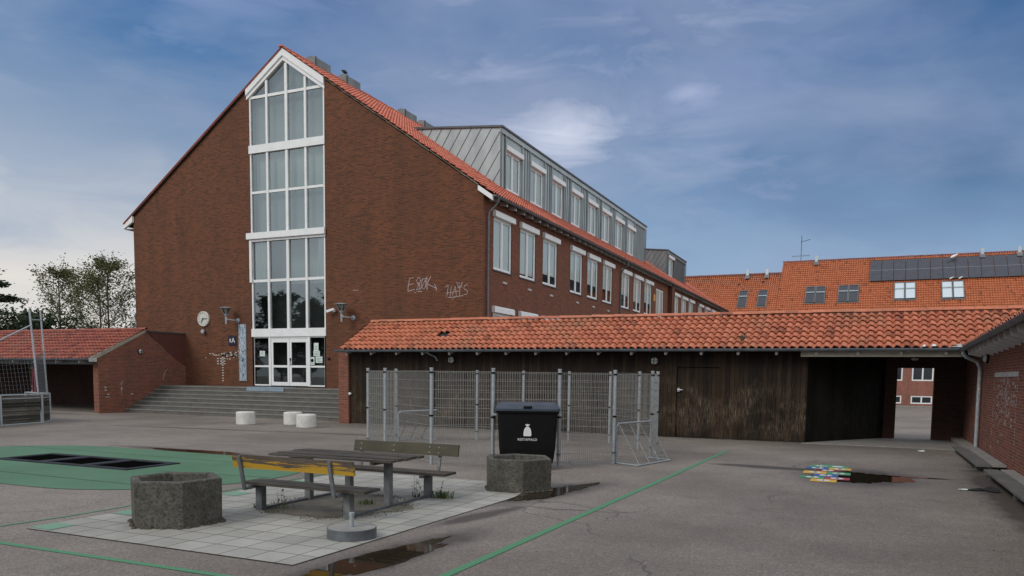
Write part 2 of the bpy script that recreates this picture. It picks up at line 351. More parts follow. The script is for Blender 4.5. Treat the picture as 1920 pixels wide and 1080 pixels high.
def glass(name, tint, mirror, rough=.02, ior=1.5):
    m, b, o = newmat(name)
    g = N('ShaderNodeBsdfGlossy'); g.inputs['Roughness'].default_value = rough; g.inputs['Color'].default_value = (.86, .95, .97, 1)
    tr = N('ShaderNodeBsdfTransparent'); tr.inputs['Color'].default_value = (*tint, 1)
    fr = N('ShaderNodeFresnel'); fr.inputs['IOR'].default_value = ior
    f = math_('ADD', fr.outputs[0], mirror, True)
    mx_ = N('ShaderNodeMixShader'); L(f, mx_.inputs[0]); L(tr.outputs[0], mx_.inputs[1]); L(g.outputs[0], mx_.inputs[2])
    L(mx_.outputs[0], o.inputs[0]); return m
M['glass'] = glass('window_glass', (.88, .93, .91), .24)
M['glass_side'] = glass('pale_window_glass', (.97, .985, .98), .03, ior=1.3)
M['glass_dark'] = glass('door_glass', (.7, .74, .72), .06)
m, b, o = newmat('dark_pane'); setc(b, 'Base Color', (.02, .024, .028)); b.inputs['Roughness'].default_value = .08; M['pane'] = m
m, b, o = newmat('dark_blind_pane'); setc(b, 'Base Color', (.045, .047, .055)); b.inputs['Roughness'].default_value = .2; M['pane_blind'] = m
m, b, o = newmat('bright_pane'); setc(b, 'Base Color', (.55, .62, .66)); b.inputs['Roughness'].default_value = .15; M['pane_bright'] = m
# mosaic strip
m, b, o = newmat('blue_white_mosaic'); uv = coords('UV', (1, .55, 1)); v = N('ShaderNodeTexVoronoi'); L(uv, v.inputs['Vector']); v.inputs['Scale'].default_value = 9
nn = noise(uv, 3.4, 2, .5, 2.5)
c = ramp(nn, [(.36, (.02, .035, .06)), (.42, (.60, .64, .66)), (.47, (.66, .68, .68)), (.50, (.10, .24, .42)), (.56, (.30, .40, .50)), (.60, (.62, .64, .62)), (.66, (.03, .06, .12))], 'CONSTANT')
c = mixc(.35, c, ramp(v.outputs['Distance'], [(0, (.7, .7, .7)), (.7, (.1, .15, .2))]))
setc(b, 'Base Color', c); b.inputs['Roughness'].default_value = .3; M['mosaic'] = m
def leafmat(name, a, c_, d):
    m, b, o = newmat(name); oi = N('ShaderNodeTexCoord')
    n = noise(coords('Object'), 1.1, 3, .6); n2 = noise(coords('Object'), 9, 2, .6)
    c = mixc(ramp(n, [(.35, (0, 0, 0)), (.65, (1, 1, 1))]), a, c_)
    c = mixc(ramp(n2, [(.55, (0, 0, 0)), (.65, (1, 1, 1))]), c, d)
    setc(b, 'Base Color', c); b.inputs['Roughness'].default_value = .6
    tl = N('ShaderNodeBsdfTranslucent'); L(c, tl.inputs[0]); mx_ = N('ShaderNodeMixShader'); mx_.inputs[0].default_value = .3
    L(b.outputs[0], mx_.inputs[1]); L(tl.outputs[0], mx_.inputs[2]); L(mx_.outputs[0], o.inputs[0]); return m
M['leaf'] = leafmat('olive_leaf', (.055, .068, .02), (.10, .11, .032), (.15, .13, .045))
M['leaf_dark'] = leafmat('dark_green_leaf', (.018, .032, .014), (.035, .055, .022), (.05, .075, .03))
M['weed'] = leafmat('weed_leaf', (.06, .10, .025), (.10, .15, .04), (.14, .17, .06))

# ------------------------------------------------------------------ geometry helpers
V3 = Vector
class MB:
    def __init__(s): s.v = []; s.f = []; s.u = []; s.mi = []; s.mats = []
    def m(s, key):
        if key not in s.mats: s.mats.append(key)
        return s.mats.index(key)
    def face(s, pts, mat, uv=None):
        pts = [V3(p) for p in pts]; i = len(s.v); s.v += pts; s.f.append(list(range(i, i+len(pts))))
        if uv is None:
            n = V3((0, 0, 0))
            for k in range(len(pts)):
                a = pts[k]; c = pts[(k+1) % len(pts)]
                n += V3(((a.y-c.y)*(a.z+c.z), (a.z-c.z)*(a.x+c.x), (a.x-c.x)*(a.y+c.y)))
            if n.length > 0: n.normalize()
            if abs(n.z) > .93: uv = [(p.x, p.y) for p in pts]
            else:
                t = V3((-n.y, n.x, 0)).normalized(); up = n.cross(t)
                if abs(n.z) < .35: uv = [(p.dot(t), p.z) for p in pts]
                else: uv = [(p.dot(t), p.dot(up)) for p in pts]
        s.u.append(uv); s.mi.append(s.m(mat)); return s
    def obox(s, o, a, b, c, mat):
        """o corner, a b c edge vectors"""
        o, a, b, c = V3(o), V3(a), V3(b), V3(c)
        if a.cross(b).dot(c) < 0: a, b = b, a
        P = lambda i, j, k: o+a*i+b*j+c*k
        for q in (((0,0,0),(0,1,0),(1,1,0),(1,0,0)), ((0,0,1),(1,0,1),(1,1,1),(0,1,1)), ((0,0,0),(1,0,0),(1,0,1),(0,0,1)),
                  ((1,0,0),(1,1,0),(1,1,1),(1,0,1)), ((1,1,0),(0,1,0),(0,1,1),(1,1,1)), ((0,1,0),(0,0,0),(0,0,1),(0,1,1))):
            s.face([P(*t) for t in q], mat)
        return s
    def box(s, x0, x1, y0, y1, z0, z1, mat):
        return s.obox((x0, y0, z0), (x1-x0, 0, 0), (0, y1-y0, 0), (0, 0, z1-z0), mat)
    def beam(s, p0, p1, w, h, mat, up=(0, 0, 1)):
        p0, p1 = V3(p0), V3(p1); d = p1-p0; si = d.cross(V3(up))
        if si.length < 1e-6: si = d.cross(V3((1, 0, 0)))
        si.normalize(); u = si.cross(d).normalized()
        return s.obox(p0-si*w/2-u*h/2, d, si*w, u*h, mat)
    def tube(s, p0, p1, r, mat, seg=8, r1=None, caps=True):
        p0, p1 = V3(p0), V3(p1); r1 = r if r1 is None else r1
        d = (p1-p0).normalized(); a = d.orthogonal().normalized(); b = d.cross(a)
        A = [p0+(a*math.cos(t)+b*math.sin(t))*r for t in [2*math.pi*k/seg for k in range(seg)]]
        B = [p1+(a*math.cos(t)+b*math.sin(t))*r1 for t in [2*math.pi*k/seg for k in range(seg)]]
        for k in range(seg): s.face([A[k], A[(k+1) % seg], B[(k+1) % seg], B[k]], mat)
        if caps: s.face(A[::-1], mat); s.face(B, mat)
        return s
    def path(s, pts, r, mat, seg=8):
        for a, b in zip(pts[:-1], pts[1:]):
            d = (V3(b)-V3(a)).normalized()*r*.35
            s.tube(V3(a)-d, V3(b)+d, r, mat, seg)
        return s
    def lathe(s, prof, c, mat, seg=20, axis=(0, 0, 1)):
        c = V3(c); ax = V3(axis).normalized(); a = ax.orthogonal().normalized(); b = ax.cross(a)
        rings = [[c+ax*h+(a*math.cos(2*math.pi*k/seg)+b*math.sin(2*math.pi*k/seg))*r for k in range(seg)] for r, h in prof]
        for A, B in zip(rings[:-1], rings[1:]):
            for k in range(seg): s.face([A[k], A[(k+1) % seg], B[(k+1) % seg], B[k]], mat)
        if prof[0][0] > 1e-4: s.face(rings[0][::-1], mat)
        if prof[-1][0] > 1e-4: s.face(rings[-1], mat)
        return s
    def prism(s, poly, ext, mat):
        poly = [V3(p) for p in poly]; e = V3(ext); n = len(poly)
        s.face(poly[::-1], mat); s.face([p+e for p in poly], mat)
        for k in range(n): s.face([poly[k], poly[(k+1) % n], poly[(k+1) % n]+e, poly[k]+e], mat)
        return s
    def build(s, name, parent=None, smooth=False, flip=False):
        org = V3(parent['_o']) if parent is not None and '_o' in parent else V3((0, 0, 0))
        me = bpy.data.meshes.new(name)
        idx = {}; vv = []; ff = []
        if smooth:
            for f in s.f:
                nf_ = []
                for i in f:
                    k = tuple(round(c, 4) for c in s.v[i])
                    if k not in idx: idx[k] = len(vv); vv.append(s.v[i]-org)
                    nf_.append(idx[k])
                ff.append(nf_)
        else: vv = [v-org for v in s.v]; ff = s.f
        me.from_pydata([tuple(v) for v in vv], [], ff)
        for k in s.mats: me.materials.append(M[k])
        me.polygons.foreach_set('material_index', s.mi[:len(me.polygons)])
        if len(me.polygons) == len(s.f):
            ul = me.uv_layers.new(name='UVMap'); flat = [c for f in s.u for q in f for c in q[:2]]
            if len(flat) == 2*len(ul.data): ul.data.foreach_set('uv', flat)
        if smooth: me.polygons.foreach_set('use_smooth', [True]*len(me.polygons))
        me.update(); o = bpy.data.objects.new(name, me); COL.objects.link(o)
        if parent is not None: o.parent = parent; o['_o'] = list(org)
        return o
def thing(name, label, cat, loc=(0, 0, 0), group=None):
    o = bpy.data.objects.new(name, None); COL.objects.link(o); o.location = loc; o['_o'] = list(loc)
    o.empty_display_size = .3; o['label'] = label; o['category'] = cat
    if group: o['group'] = group
    return o
def tag(o, label=None, cat=None, group=None, kind=None):
    for k, v in (('label', label), ('category', cat), ('group', group), ('kind', kind)):
        if v: o[k] = v
    return o
def dup(src, loc=None, rz=None, label=None, parent=None):
    c = src.copy(); COL.objects.link(c)
    if loc is not None: c.location = loc
    if rz is not None: c.rotation_euler = (0, 0, rz)
    if label: c['label'] = label
    if parent is not None: c.parent = parent
    for ch in list(src.children): dup(ch, parent=c)
    return c
def struct(mb, name, smooth=False): return tag(mb.build(name, smooth=smooth), kind='structure')

def wall(mb, O, U, length, z0, z1, ops, mat, N_, depth=.14, top=None):
    """vertical wall plane from O along U with rectangular openings (u0,u1,za,zb) and reveals going inward (-N_)"""
    O, U, N_ = V3(O), V3(U).normalized(), V3(N_)
    us = sorted({0, length, *[x for q in ops for x in q[:2]]}); zs = sorted({z0, z1, *[x for q in ops for x in q[2:4]]})
    P = lambda u, z, d=0: O+U*u+V3((0, 0, z))-N_*d
    ccw = U.cross(V3((0, 0, 1))).dot(N_) > 0
    def F(p): mb.face(p if ccw else p[::-1], mat)
    for a, b_ in zip(us[:-1], us[1:]):
        for c_, d_ in zip(zs[:-1], zs[1:]):
            mu, mz = (a+b_)/2, (c_+d_)/2
            if any(q[0] < mu < q[1] and q[2] < mz < q[3] for q in ops): continue
            F([P(a, c_), P(b_, c_), P(b_, d_), P(a, d_)])
    for u0, u1, a, b_ in ops:
        F([P(u0, a), P(u0, b_), P(u0, b_, depth), P(u0, a, depth)][::-1] if False else [P(u0, a), P(u0, a, depth), P(u0, b_, depth), P(u0, b_)])
        F([P(u1, a, depth), P(u1, a), P(u1, b_), P(u1, b_, depth)])
        F([P(u0, a), P(u1, a), P(u1, a, depth), P(u0, a, depth)])
        F([P(u0, b_, depth), P(u1, b_, depth), P(u1, b_), P(u0, b_)])
def tiles(mb, O, U, Vv, L_, SL, mat='tile', tw=.242, th=.36, seg=8, keep=None, amp=.040, lift=.058, rnd=True):
    O, U, Vv = V3(O), V3(U).normalized(), V3(Vv).normalized(); Nn = U.cross(Vv)
    if Nn.z < 0: Nn = -Nn
    nu = int(round(L_/tw)); nv = int(math.ceil(SL/th))
    prof = [amp*(math.sin(2*math.pi*k/seg)+.30*math.sin(4*math.pi*k/seg+.9)) for k in range(seg+1)]
    mi = mb.m(mat)
    for r in range(nv):
        v0 = r*th; v1 = min((r+1)*th+.0, SL)
        if v1-v0 < .03: continue
        for t in range(nu):
            if keep and not keep((t+.5)*tw, (v0+v1)/2): continue
            j = random.uniform(-.006, .006) if rnd else 0; sk = random.uniform(-.012, .012) if rnd else 0
            base = len(mb.v)
            for k in range(seg+1):
                p = O+U*((t+k/seg)*tw); q = prof[k]
                a = p+Vv*(v0+sk)+Nn*(q+lift+j); 
                mb.v += [a-Nn*.03, a, p+Vv*v1+Nn*(q+.004)]
            for k in range(seg):
                i = base+3*k
                mb.f.append([i, i+3, i+4, i+1]); mb.f.append([i+1, i+4, i+5, i+2])
                ua, ub = t+k/seg*.98+.01, t+(k+1)/seg*.98+.01
                mb.u.append([(ua, r+.02), (ub, r+.02), (ub, r+.05), (ua, r+.05)]); mb.u.append([(ua, r+.05), (ub, r+.05), (ub, r+.97), (ua, r+.97)])
                mb.mi += [mi, mi]
    return mb
def ridge(mb, p0, p1, r=.13, mat='tile', n=None):
    p0, p1 = V3(p0), V3(p1); L_ = (p1-p0).length; n = n or max(1, int(L_/.42)); d = (p1-p0)/n
    si = d.cross(V3((0, 0, 1))).normalized()
    for k in range(n):
        a = p0+d*k+V3((0, 0, random.uniform(-.008, .008))); b_ = a+d*1.06
        A = [a+si*r*math.cos(t)+V3((0, 0, r*.75*math.sin(t))) for t in [math.pi*j/6 for j in range(7)]]
        B = [b_+si*r*.9*math.cos(t)+V3((0, 0, r*.68*math.sin(t))) for t in [math.pi*j/6 for j in range(7)]]
        for j in range(6): mb.face([A[j], A[j+1], B[j+1], B[j]], mat, [(k*7.3+.2, .2), (k*7.3+.3, .2), (k*7.3+.3, .8), (k*7.3+.2, .8)])
        mb.face(A, mat, [(k*7.3+.2, .2)]*7)
M_DUMMY = 0
def gutter(mb, p0, p1, r=.07, mat='gutter', seg=8):
    p0, p1 = V3(p0), V3(p1); si = (p1-p0).cross(V3((0, 0, 1))).normalized(); Z = V3((0, 0, 1))
    arc = [(math.cos(math.pi+math.pi*k/seg), math.sin(math.pi+math.pi*k/seg)) for k in range(seg+1)]
    for (a, b_), (c_, d_) in zip(arc[:-1], arc[1:]):
        mb.face([p0+si*a*r+Z*b_*r, p0+si*c_*r+Z*d_*r, p1+si*c_*r+Z*d_*r, p1+si*a*r+Z*b_*r], mat)
        mb.face([p1+si*a*r*.93+Z*b_*r*.93, p1+si*c_*r*.93+Z*d_*r*.93, p0+si*c_*r*.93+Z*d_*r*.93, p0+si*a*r*.93+Z*b_*r*.93], mat)
    mb.tube(p0+si*r, p1+si*r, .012, mat, 6); mb.tube(p0-si*r, p1-si*r, .012, mat, 6)
    n = max(1, int((p1-p0).length/.75))
    for k in range(n+1):
        c_ = p0+(p1-p0)*k/n; e = (p1-p0).normalized()*.012
        for (a, b_), (c2_, d_) in zip(arc[:-1], arc[1:]):
            q = r+.006
            mb.face([c_-e+si*a*q+Z*b_*q, c_-e+si*c2_*q+Z*d_*q, c_+e+si*c2_*q+Z*d_*q, c_+e+si*a*q+Z*b_*q], mat)
    for pp in (p0, p1):
        mb.face([pp+si*a*r+Z*b_*r for a, b_ in arc], mat)

# ================================================================== SETTING
g = MB()
xs = [-400, -60, -20, 4, 40, 400]; ys = [-300, 30.2, 60, 93, 600]
zf = lambda y: 0 if y <= 30.2 else (-.012*(y-30.2) if y < 93 else -.75)
for a, b_ in zip(xs[:-1], xs[1:]):
    for c_, d_ in zip(ys[:-1], ys[1:]):
        g.face([(a, c_, zf(c_)), (b_, c_, zf(c_)), (b_, d_, zf(d_)), (a, d_, zf(d_))], 'asphalt')
struct(g, 'ground')
g = MB(); g.face([(-9.6, 6.35, .012), (-5.36, 6.35, .012), (-5.2, 11.6, .012), (-5.42, 13.2, .012), (-9.6, 13.2, .012)], 'slabs')
g.u[-1] = [(p[0]+9.6, p[1]-6.35) for p in [g.v[i] for i in g.f[-1]]]
struct(g, 'paving')
g = MB()
for y in (6.4, 7.58, 9.58, 11.2, 12.4): g.face([(-9.585, y, .016), (-9.215, y, .016), (-9.215, y+.36, .016), (-9.585, y+.36, .016)], 'greentile')
def strip(mb, pts, w, z, mat):
    pts = [V3((*p, z)) for p in pts]
    for i, (a, b_) in enumerate(zip(pts[:-1], pts[1:])):
        d = (b_-a).normalized(); s_ = V3((-d.y, d.x, 0))*w/2
        mb.face([a-s_, b_-s_, b_+s_, a+s_], mat)
strip(g, [(-16, 5.70), (-9.06, 5.69), (-5.71, 5.72), (-5.0, 5.72)], .085, .006, 'greenline')
strip(g, [(-10.6, 4.9), (-10.25, 5.5), (-10.03, 6.28), (-9.93, 7.1), (-9.91, 8.15), (-9.82, 9.88), (-9.76, 12.71), (-9.7, 14.0)], .05, .006, 'greenline')
strip(g, [(-3.86, 4.0), (-3.75, 6.72), (-3.6, 14.0), (-3.44, 22.3)], .105, .006, 'greenline')
strip(g, [(-19.9, 15.0), (-19.5, 15.45), (-17.5, 16.4), (-14, 17.2)], .05, .006, 'courtline')
struct(g, 'painted_lines')
g = MB()  # green play surface, a stadium
pts = [(-12.95+2.78*math.cos(t), 11.53+2.8*math.sin(t)) for t in [-math.pi/2+math.pi*k/20 for k in range(21)]]
pts += [(-18.0+2.9*math.cos(t), 11.53+2.8*math.sin(t)) for t in [math.pi/2+math.pi*k/20 for k in range(21)]]
g.face([(x, y, .008) for x, y in pts], 'green')
for (a, b_) in (((-20.7, 13.3), (-10.8, 13.2)), ((-20.8, 9.9), (-15, 9.75)), ((-15, 9.75), (-10.9, 9.7)), ((-10.3, 11.6), (-12.9, 11.3))):
    strip(g, [a, b_], .02, .0125, 'seam')
struct(g, 'play_surface')
g = MB()
def puddle(c_, r_, an, seed, n=72):
    rr = random.Random(seed); ph = [rr.uniform(0, 6.28) for _ in range(7)]; n = 160
    out = []
    for k in range(n):
        t = 2*math.pi*k/n; q = 1+sum(.13/(j+1)**.8*math.sin((j+2)*t+ph[j]*(j+1)) for j in range(6))*1.2+.05*math.sin(17*t+ph[0])+.03*math.sin(31*t+ph[1])
        x, y = r_[0]*q*math.cos(t), r_[1]*q*math.sin(t)
        out.append((c_[0]+x*math.cos(an)-y*math.sin(an), c_[1]+x*math.sin(an)+y*math.cos(an)))
    return out
for i, (c_, r_, an) in enumerate(PUDDLES):
    mb = MB(); mb.face([(x, y, .0045) for x, y in puddle(c_, (r_[0]*.78, r_[1]*.8), an, i+3)], 'water')
    struct(mb, 'puddle')
g = MB()  # hopscotch grid painted on the asphalt
hx = -.70
def cell(x0, x1, y0, y1, mat): g.face([(x0, y0, .0075), (x1, y0, .0075), (x1, y1, .0075), (x0, y1, .0075)], mat)
def disc(x, y, r=.13, z=.0105): g.face([(x+r*math.cos(t), y+r*math.sin(t), z) for t in [2*math.pi*k/16 for k in range(16)]], 'hop_w')
rows = [(16.36, 16.84, ['hop_y']), (16.86, 17.26, ['hop_g', 'hop_r']), (17.28, 17.72, ['hop_b']), (17.74, 18.24, ['hop_y', 'hop_g']),
        (18.26, 18.68, ['hop_dr']), (18.70, 19.10, ['hop_b', 'hop_y'])]
nums = []; n_ = 1
for y0, y1, cs in rows:
    if len(cs) == 1:
        cell(hx-.24, hx+.24, y0, y1, cs[0]); nums.append((hx, (y0+y1)/2, n_)); n_ += 1
    else:
        cell(hx-.47, hx-.005, y0, y1, cs[0]); cell(hx+.005, hx+.47, y0, y1, cs[1])
        nums += [(hx-.235, (y0+y1)/2, n_), (hx+.235, (y0+y1)/2, n_+1)]; n_ += 2
g.face([(hx-.42, 19.12, .0075), (hx+.42, 19.12, .0075)]+[(hx+.42*math.cos(t), 19.3+.45*math.sin(t), .0075) for t in [math.pi*k/8 for k in range(9)]], 'hop_g')
nums += [(hx-.17, 19.38, 10), (hx+.17, 19.38, 11)]
for x, y, k in nums: disc(x, y)
hop = tag(g.build('hopscotch_grid'), 'colourful hopscotch grid of yellow green red and blue numbered squares on asphalt', 'ground game')
def text(body, size, mat, M4, name, parent=None, ext=.001, align='CENTER'):
    cu = bpy.data.curves.new(name, 'FONT'); cu.body = body; cu.size = size; cu.extrude = ext
    cu.align_x = align; cu.align_y = 'CENTER'; cu.materials.append(M[mat])
    tmp = bpy.data.objects.new(name+'_tmp', cu); COL.objects.link(tmp)
    me = bpy.data.meshes.new_from_object(tmp); bpy.data.objects.remove(tmp); me.name = name
    if not me.materials: me.materials.append(M[mat])
    o = bpy.data.objects.new(name, me); COL.objects.link(o)
    if parent is not None:
        o.parent = parent; M4 = Matrix.Translation(-V3(parent['_o'] if '_o' in parent else (0, 0, 0))) @ M4
    o.matrix_local = M4 if parent is not None else M4
    return o
for x, y, k in nums[:10]: text(str(k), .2, 'rubber', Matrix.Translation((x, y, .0125)), 'numeral', hop)
g = MB(); g.prism([(-1.8, 26.0, 0), (2.95, 26.0, 0), (2.95, 29.9, 0), (.5, 29.9, 0), (-1.7, 26.3, 0)][::-1], (0, 0, .025), 'kerb'); struct(g, 'passage_floor')
g = MB(); g.box(-40, 60, 89.6, 91.4, -.70, -.58, 'kerb'); struct(g, 'far_pavement')
g = MB()
for y, w in ((66, .12), (79.5, .14)): strip(g, [(-10, y), (30, y)], w, zf(y)+.03, 'courtline')
for a, b_ in (((2.6, 84.5), (3.8, 84.3)), ((3.2, 75.8), (4.4, 75.6)), ((3.0, 72.5), (4.4, 72.4)), ((1.8, 49), (2.6, 48.8))): strip(g, [a, b_], .12, zf(a[1])+.05, 'courtline')
struct(g, 'court_lines')

# ================================================================== MAIN SCHOOL BUILDING
YF, XL, XR, YB = 30.8, -36.55, -15.4, 93.0
AX, AZ, SL_ = -26.2, 17.50, .6853
rz = lambda x: AZ-SL_*abs(x-AX)
BL = thing('school_building', 'big brown brick school block with steep tiled roof, tall gable window and zinc dormers', 'school', (-26, 31, 0))
WX0, WX1 = -28.37, -23.80
mb = MB()
zt = lambda x: rz(x)-.13
mb.face([(XL, YF, 0), (WX0, YF, 0), (WX0, YF, zt(WX0)), (XL, YF, zt(XL))], 'brick')
mb.face([(WX1, YF, 0), (XR, YF, 0), (XR, YF, zt(XR)), (WX1, YF, zt(WX1))], 'brick')
mb.face([(WX0, YF, 0), (WX1, YF, 0), (WX1, YF, 1.32), (WX0, YF, 1.32)], 'brick')
for x in (WX0, WX1): mb.face([(x, YF, 1.32), (x, YF+.3, 1.32), (x, YF+.3, zt(x)), (x, YF, zt(x))], 'brick')
mb.face([(XL, YF, 0), (XL, YB, 0), (XL, YB, zt(XL)), (XL, YF, zt(XL))], 'brick_side')
mb.face([(XL, YB, 0), (XR, YB, 0), (XR, YB, zt(XR)), (AX, YB, zt(AX)), (XL, YB, zt(XL))], 'brick_side')
WINS = [(31.83, 33.80), (34.75, 36.70), (37.65, 39.68), (41.72, 43.74), (44.65, 46.64), (47.63, 49.62), (51.73, 53.72), (54.71, 56.80), (57.70, 59.80)]
WINS2 = [(67.2, 69.3), (70.35, 72.5), (73.5, 75.55), (77.9, 80.1), (81.4, 83.55), (84.8, 87.2), (88.6, 90.6)]
ops = [(a-YF, b_-YF, 6.72, 9.05) for a, b_ in WINS+WINS2] + [(61.2-YF, 63.7-YF, 5.6, 9.0)] + [(a-YF, b_-YF, 2.5, 4.85) for a, b_ in WINS[:4]]
wall(mb, (XR, YF, 0), (0, 1, 0), YB-YF, 0, zt(XR), ops, 'brick_side', (1, 0, 0), .12)
mb.box(XR-.3, XR+.35, 65.2, 66.2, 3.5, 9.75, 'brick')       # projecting brick pier beyond the stair bay
mb.box(-36.3, -15.8, YB-.6, YB-.3, 0, 3, 'brick_side')
mb.build('brick_wall', BL)
mb = MB(); mb.box(WX0+.05, WX1-.05, YF+1.4, YF+1.5, 1.3, 4.0, 'inner')
mb.box(WX0-.05, WX0, YF+.31, YF+1.5, 1.3, 15, 'inner'); mb.box(WX1, WX1+.05, YF+.31, YF+1.5, 1.3, 15, 'inner')
mb.box(WX0, WX1, YF+.31, YF+1.5, 3.9, 3.98, 'inner'); mb.box(WX0, WX1, YF+.5, YF+1.5, 1.2, 1.3, 'concrete')
mb.box(WX0, WX1, YF+1.2, YF+1.3, 4.0, 6.5, 'inner'); mb.box(WX0, WX1, YF+1.2, YF+1.3, 6.5, 8.6, 'blind')
mb.box(XR-1.2, XR-1.1, YF+.4, YB-1, 2.2, 9.6, 'inner')
mb.build('interior', BL)
# roof
mb = MB(); cs = math.cos(math.atan(SL_)); sn = math.sin(math.atan(SL_)); EX = -14.93
roofL = (EX-AX)/cs
D1, D2, DXF = (36.73, 65.1), (72.85, 81.0), -17.45
dtop = lambda x, z0: z0+.097*(DXF-x)
def keep(u, v):
    y = YF-.16+u; x = EX-v*cs
    for (a, b_), zt_ in ((D1, 14.5), (D2, 13.75)):
        if a+.25 < y < b_-.25 and x < DXF-.2 and rz(x) < dtop(x, zt_)-.15: return False
    return True
tiles(mb, (EX, YF-.16, rz(EX)), (0, 1, 0), (-cs, 0, sn), YB-YF+.2, roofL, 'tile_main', seg=6, th=.37, keep=keep, rnd=False)
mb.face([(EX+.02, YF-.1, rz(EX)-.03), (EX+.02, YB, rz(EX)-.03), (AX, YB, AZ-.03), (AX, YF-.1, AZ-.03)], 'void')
mb.face([(AX, YF-.14, AZ), (AX, YB, AZ), (XL-.65, YB, rz(XL-.65)), (XL-.65, YF-.14, rz(XL-.65))], 'tile_main')
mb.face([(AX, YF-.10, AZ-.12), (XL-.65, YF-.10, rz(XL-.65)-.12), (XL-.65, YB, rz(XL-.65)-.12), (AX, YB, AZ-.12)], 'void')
mb.face([(AX, YF-.12, AZ+.05), (XL-.65, YF-.12, rz(XL-.65)+.05), (XL-.65, YF-.12, rz(XL-.65)-.07), (AX, YF-.12, AZ-.07)], 'tile_red')
ridge(mb, (AX, YF-.18, AZ+.02), (AX, YB, AZ+.02), .13, 'tile_main')
rf = mb.build('tiled_roof', BL)
mb = MB()   # mortar bed under the verge, white barge boards at the apex and eaves
for a, b_ in ((WX1, XR-.25), (XL+.1, WX0)):
    n = 40; mb = MB()
    for k in range(n):
        x0, x1 = a+(b_-a)*k/n, a+(b_-a)*(k+1)/n; w = random.uniform(.035, .06)
        mb.face([(x0, YF-.03, rz(x0)-.03-w), (x1, YF-.03, rz(x1)-.03-w), (x1, YF-.03, rz(x1)-.02), (x0, YF-.03, rz(x0)-.02)], 'beige')
        mb.face([(x0, YF-.03, rz(x0)-.03-w), (x0, YF, rz(x0)-.03-w), (x1, YF, rz(x1)-.03-w), (x1, YF-.03, rz(x1)-.03-w)], 'beige')
    mb.build('verge_mortar', rf)
mb = MB()
for sgn, xe in ((-1, WX0-.12), (1, WX1+.04)):
    for t0, t1, y in ((.02, .36, YF-.10), (.36, .56, YF-.04)):
        z = lambda x, t: rz(x)-t
        xa = AX
        P = [(xa, y, z(xa, t0)), (xe, y, z(xe, t0)), (xe, y, z(xe, t1)), (xa, y, z(xa, t1))]
        mb.prism(P if sgn > 0 else P[::-1], (0, .2, 0), 'white')
mb.build('gable_fascia', BL)
mb = MB()
P = [(-15.62, YF-.12, rz(-15.62)-.08), (EX+.0, YF-.12, rz(EX)-.08), (EX, YF-.12, rz(EX)-.30), (-15.62, YF-.12, rz(-15.62)-.30)]
mb.prism(P, (0, .12, 0), 'white')
P = [(XL+.05, YF-.12, rz(XL+.05)-.1), (XL-.62, YF-.12, rz(XL-.62)-.1), (XL-.62, YF-.12, rz(XL-.62)-.3), (XL+.05, YF-.12, rz(XL+.05)-.42)]
mb.prism(P[::-1], (0, .12, 0), 'white')
mb.box(XL-.6, XL, YF, YF+60, rz(XL-.62)-.32, rz(XL-.62)-.28, 'beige')
mb.build('eaves_board', BL)
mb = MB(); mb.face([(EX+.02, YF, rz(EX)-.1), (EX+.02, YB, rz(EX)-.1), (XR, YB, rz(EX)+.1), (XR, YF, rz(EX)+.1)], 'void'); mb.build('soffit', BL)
y = YF+.55; k = 0
while y < YB-.3:
    mb = MB(); mb.prism([(XR, y, rz(EX)-.16), (EX-.06, y, rz(EX)-.26), (EX-.06, y, rz(EX)-.12), (XR, y, rz(EX)+.05)], (0, .09, 0), 'white_dirty'); y += .98; mb.build('rafter_tail', BL)
mb = MB(); gutter(mb, (EX+.06, YF-.05, rz(EX)-.07), (EX+.06, YB-.2, rz(EX)-.07), .075, 'steel_dark'); mb.build('gutter', BL)
def pipe(mb, x0, x1, y, zg, z0, r=.045, mat='steel_dark', dy=0):
    pts = [(x0, y, zg), (x0, y, zg-.16), (x0-(x0-x1)*.3, y+dy*.4, zg-.34), (x1+.04, y+dy*.9, zg-.58), (x1, y+dy, zg-.75), (x1, y+dy, z0)]
    mb.path(pts, r, mat, 10)
    for z in (z0+1, (z0+zg)/2, zg-1.1): mb.tube((x1, y+dy, z-.03), (x1, y+dy, z+.03), r+.012, mat, 10)
for yy in (YF+.18, 51.35, 77.3):
    mb = MB(); pipe(mb, EX+.06, XR+.09, yy+(.2 if yy < 40 else 0), rz(EX)-.12, .0, dy=-.05); mb.build('downpipe', BL)
mb = MB(); mb.path([(XL-.35, YF+.35, rz(XL-.6)-.35), (XL-.35, YF+.35, rz(XL-.6)-.7), (XL-.06, YF+.4, rz(XL-.6)-1.1), (XL-.06, YF+.4, 0)], .045, 'steel_dark'); mb.build('downpipe', BL)

